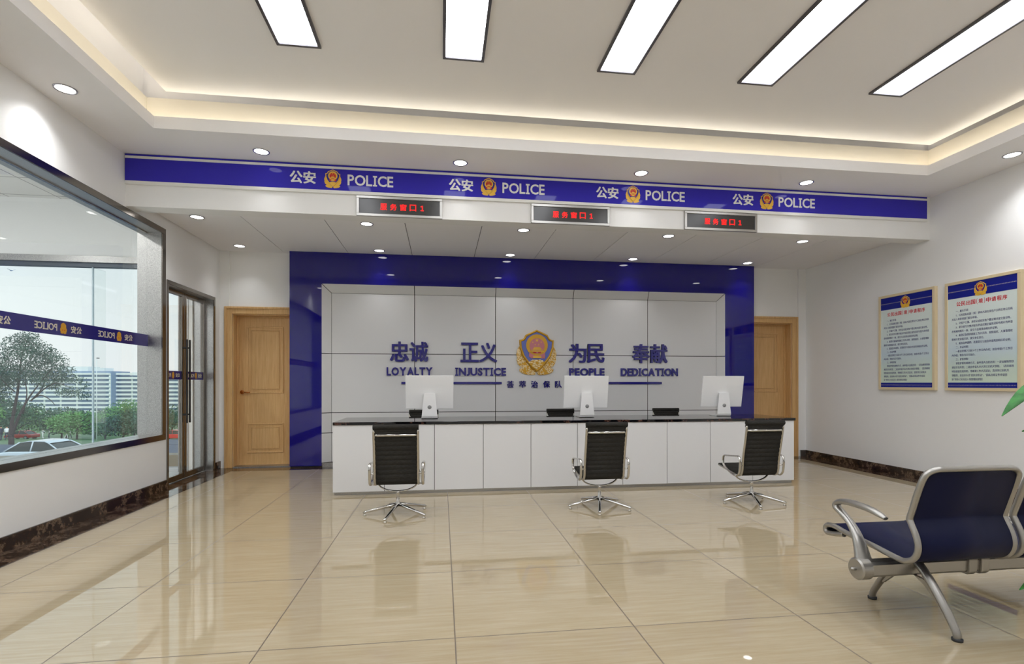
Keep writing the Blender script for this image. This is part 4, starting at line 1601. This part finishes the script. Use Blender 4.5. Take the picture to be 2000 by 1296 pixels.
# cars
def make_car(label, loc, paint, facing=1):
    r = thing('car', label, 'car', loc)
    L = 4.5

    def side(poly, w0, w1, gg, mi=0):
        A = [RT * (x * facing) + Vector((0, 0, z)) + DIRV * w0 for x, z in poly]
        B = [RT * (x * facing) + Vector((0, 0, z)) + DIRV * w1 for x, z in poly]
        gg.hull8(A, B, mi)
    g = G()
    side([(-2.25, .32), (-2.2, .62), (-2.1, .72), (-1.2, .86), (-.9, .9), (1.5, .92), (2.15, .86), (2.25, .7), (2.25, .32)], -.86, .86, g)
    obj('body', g, M[paint], r, .08, seg=3)
    g = G()
    A = [(-1.15, .87), (-.45, 1.36), (.0, 1.44), (.75, 1.42), (1.7, .9)]
    a0 = [RT * (x * facing) + Vector((0, 0, z)) - DIRV * (.82 if z < 1 else .66) for x, z in A]
    b0 = [RT * (x * facing) + Vector((0, 0, z)) + DIRV * (.82 if z < 1 else .66) for x, z in A]
    g.hull8(a0, b0)
    cb = obj('cabin', g, M['car_glass'], r, .03)
    g = G()
    R_ = [(-.5, 1.35), (-.02, 1.455), (.77, 1.435), (.98, 1.33)]
    g.hull8([RT * (x * facing) + Vector((0, 0, z)) - DIRV * .655 for x, z in R_], [RT * (x * facing) + Vector((0, 0, z)) + DIRV * .655 for x, z in R_])
    for x0_, z0_, x1_, z1_ in ((-1.13, .88, -.48, 1.37), (.2, .9, .2, 1.42), (1.66, .92, .95, 1.36)):
        for s_ in (-1, 1):
            g.tube([RT * (x0_ * facing) + DIRV * s_ * .82 + Vector((0, 0, z0_)), RT * (x1_ * facing) + DIRV * s_ * .66 + Vector((0, 0, z1_))], .035, 6)
    obj('roof', g, M[paint], r)
    for x in (-1.4, 1.35):
        for s_ in (-1, 1):
            g = G()
            c0 = RT * (x * facing) + DIRV * s_ * .72 + Vector((0, 0, .32))
            ring = []
            for q_ in (-.1, .1):
                ring.append([c0 + DIRV * q_ * 1.6 + RT * .32 * math.cos(2 * PI * k / 20) + Vector((0, 0, .32 * math.sin(2 * PI * k / 20))) for k in range(20)])
            g.hull8(ring[0], ring[1])
            wh = obj('wheel', g, M['tyre'], r)
            g = G()
            ring = []
            for q_ in (.15, .172):
                ring.append([c0 + DIRV * s_ * q_ + RT * .2 * math.cos(2 * PI * k / 16) + Vector((0, 0, .2 * math.sin(2 * PI * k / 16))) for k in range(16)])
            g.hull8(ring[0], ring[1])
            obj('hub', g, M['hub'], wh)
    g = G()
    for s_ in (-.6, .6):
        g.blob(RT * (-2.18 * facing) + DIRV * s_ + Vector((0, 0, .66)), (.1, .18, .08), (RT, DIRV, Vector((0, 0, 1))))
    obj('headlight', g, M['hub'], r)
    return r


make_car('white car passing on the street outside the window', (-20.5, 29.72, -3.1), 'car_white').scale = (1, 1, .93)
make_car('distant red car behind the tall street tree', (-68.4, 95.1, -8.05), 'car_red')
make_car('red car seen through the glass door', (-37.4, 78.7, -6.85), 'car_red')


# people walking in the park (tiny in the picture)
def person(label, loc, face, top, legs, stride):
    """one continuous skinned body coloured by zone, hair as a child"""
    ca, sa = math.cos(face), math.sin(face)

    def q(x, y, z):
        return (x * ca - y * sa, x * sa + y * ca, z)
    V_ = [((0, 0, .95), .13), ((0, 0, 1.15), .125), ((0, .0, 1.36), .14), ((0, 0, 1.47), .055), ((0, .015, 1.56), .085), ((0, .02, 1.66), .085),
          ((.09, 0, .9), .085), ((.10, stride * .5 + .03, .5), .06), ((.10, stride, .08), .045), ((.10, stride + .14, .03), .035),
          ((-.09, 0, .9), .085), ((-.10, -stride * .4 + .05, .5), .06), ((-.10, -stride, .1), .045), ((-.10, -stride + .14, .03), .035),
          ((.19, 0, 1.38), .055), ((.23, -.06 - stride * .3, 1.12), .042), ((.22, .04 - stride * .3, .88), .034),
          ((-.19, 0, 1.38), .055), ((-.23, .02 + stride * .2, 1.12), .042), ((-.22, .14 + stride * .3, .9), .034)]
    ED = [(0, 1), (1, 2), (2, 3), (3, 4), (4, 5), (0, 6), (6, 7), (7, 8), (8, 9), (0, 10), (10, 11), (11, 12), (12, 13), (2, 14), (14, 15), (15, 16), (2, 17), (17, 18), (18, 19)]
    me = bpy.data.meshes.new('person')
    me.from_pydata([q(*p) for p, _ in V_], ED, [])
    o = bpy.data.objects.new('person', me)
    COL.objects.link(o)
    sk = o.modifiers.new('skin', 'SKIN')
    for v, (_, r_) in zip(me.skin_vertices[0].data, V_):
        v.radius = (r_, r_)
    me.skin_vertices[0].data[0].use_root = True
    o.modifiers.new('sub', 'SUBSURF').levels = 1
    o.modifiers['sub'].render_levels = 1
    dg = bpy.context.evaluated_depsgraph_get()
    m2 = bpy.data.meshes.new_from_object(o.evaluated_get(dg))
    o.modifiers.clear()
    o.data = m2
    for k in (top, legs, 'skin', 'tyre'):
        m2.materials.append(M[k])
    for p in m2.polygons:
        z = p.center.z
        rad = math.hypot(p.center.x, p.center.y)
        p.use_smooth = True
        p.material_index = 3 if z < .06 else (2 if z > 1.49 or (rad > .17 and .8 < z < 1.0) else (1 if z < .98 else 0))
    o.location = loc
    tag(o, label, 'person')
    g = G().blob(q(0, 0, 1.675), (.092, .1, .085), None, 0, 10, 6)
    obj('hair', g, M['hair'], o)
    return o


person('person in a white top walking on the park lawn, right of the tree trunk', (-72.61, 105.72, gz(95)), 1.2, 'cloth_white', 'cloth_white', .22)
person('person in white standing beside another on the park lawn behind the white car', (-71.49, 105.57, gz(95)), 2.2, 'cloth_white', 'cloth_navy', .08)
person('person in a navy top and white trousers in the park, left of a strolling pair', (-68.41, 105.15, gz(95)), -.4, 'cloth_navy', 'cloth_white', .2)
person('person in a white top and navy trousers in the park, right of a strolling pair', (-67.75, 105.09, gz(95)), -.4, 'cloth_white', 'cloth_navy', .24)
person('person in a navy top by the left edge of the window view', (-52.37, 69.67, gz(62)), 1.0, 'cloth_navy', 'cloth_navy', .15)
person('person in a white top by the left edge of the window view', (-51.7, 69.6, gz(62)), .4, 'cloth_white', 'cloth_navy', .2)

# street lamp and bird
lp = thing('street_lamp', 'slim pale street lamp rising above the park trees', 'lamp', (-39.68, 65.93, gz(60)))
hz_ = 4.07 - gz(60)
obj('pole', G().tube([(0, 0, 0), (0, 0, hz_ - .1)], [.06, .035], 8), M['bld_white'], lp)
obj('lamp_head', G().blob((RT.x * .15, RT.y * .15, hz_), (.22, .1, .06), (RT, DIRV, Vector((0, 0, 1)))), M['fixture'], lp)
bd = G().blob((0, 0, 0), (.12, .05, .045), (RT, DIRV, Vector((0, 0, 1))))
for s_ in (-1, 1):
    a = RT * .03
    bd.hull8([-a, a, a * .6 + DIRV * s_ * .2 + RT * s_ * .12 + Vector((0, 0, .10)), -a * .6 + DIRV * s_ * .2 + RT * s_ * .12 + Vector((0, 0, .10))],
             [v + Vector((0, 0, .012)) for v in (-a, a, a * .6 + DIRV * s_ * .2 + RT * s_ * .12 + Vector((0, 0, .10)), -a * .6 + DIRV * s_ * .2 + RT * s_ * .12 + Vector((0, 0, .10)))])
tag(obj('bird', bd, M['bld_blue'], loc=(-33., 44.84, 9.87)), 'small bird flying in the pale sky outside the window', 'bird')

# ------------------------------------------------------------------ sky, camera, colour
su = bpy.data.lights.new('sun', 'SUN')
su.energy = 1.6
su.angle = .15
so = bpy.data.objects.new('sun', su)
COL.objects.link(so)
so.rotation_euler = Vector((-.35, .75, -.62)).to_track_quat('-Z', 'Y').to_euler()
wd_ = bpy.data.worlds.new('sky')
SC.world = wd_
wd_.use_nodes = True
t = NT(wd_)
bg = wd_.node_tree.nodes['Background']
tc = t.n('ShaderNodeTexCoord')
sp = t.n('ShaderNodeSeparateXYZ')
t.l(tc.outputs['Generated'], sp.inputs[0])
t.l(t.ramp(sp.outputs[2], [(.0, lin(240, 241, 243)), (.12, lin(234, 240, 242)), (.3, lin(214, 230, 238)), (1, lin(176, 206, 230))]), bg.inputs[0])
bg.inputs[1].default_value = .97

cam = bpy.data.cameras.new('camera')
co = bpy.data.objects.new('camera', cam)
COL.objects.link(co)
co.location = (0, 0, 1.16)
co.rotation_euler = (PI / 2, 0, -math.atan(137 / 1010))
cam.sensor_width = 36
cam.lens = 1010 / 2000 * 36
cam.shift_y = 100 / 2000
cam.clip_start = .02
cam.clip_end = 2000
SC.camera = co

vs = SC.view_settings
vs.view_transform = 'Standard'
vs.look = 'None'
vs.gamma = 1
SC.cycles.max_bounces = 8
SC.cycles.diffuse_bounces = 5
SC.cycles.glossy_bounces = 4
SC.cycles.transparent_max_bounces = 10
vs.exposure = .38
vs.use_curve_mapping = False
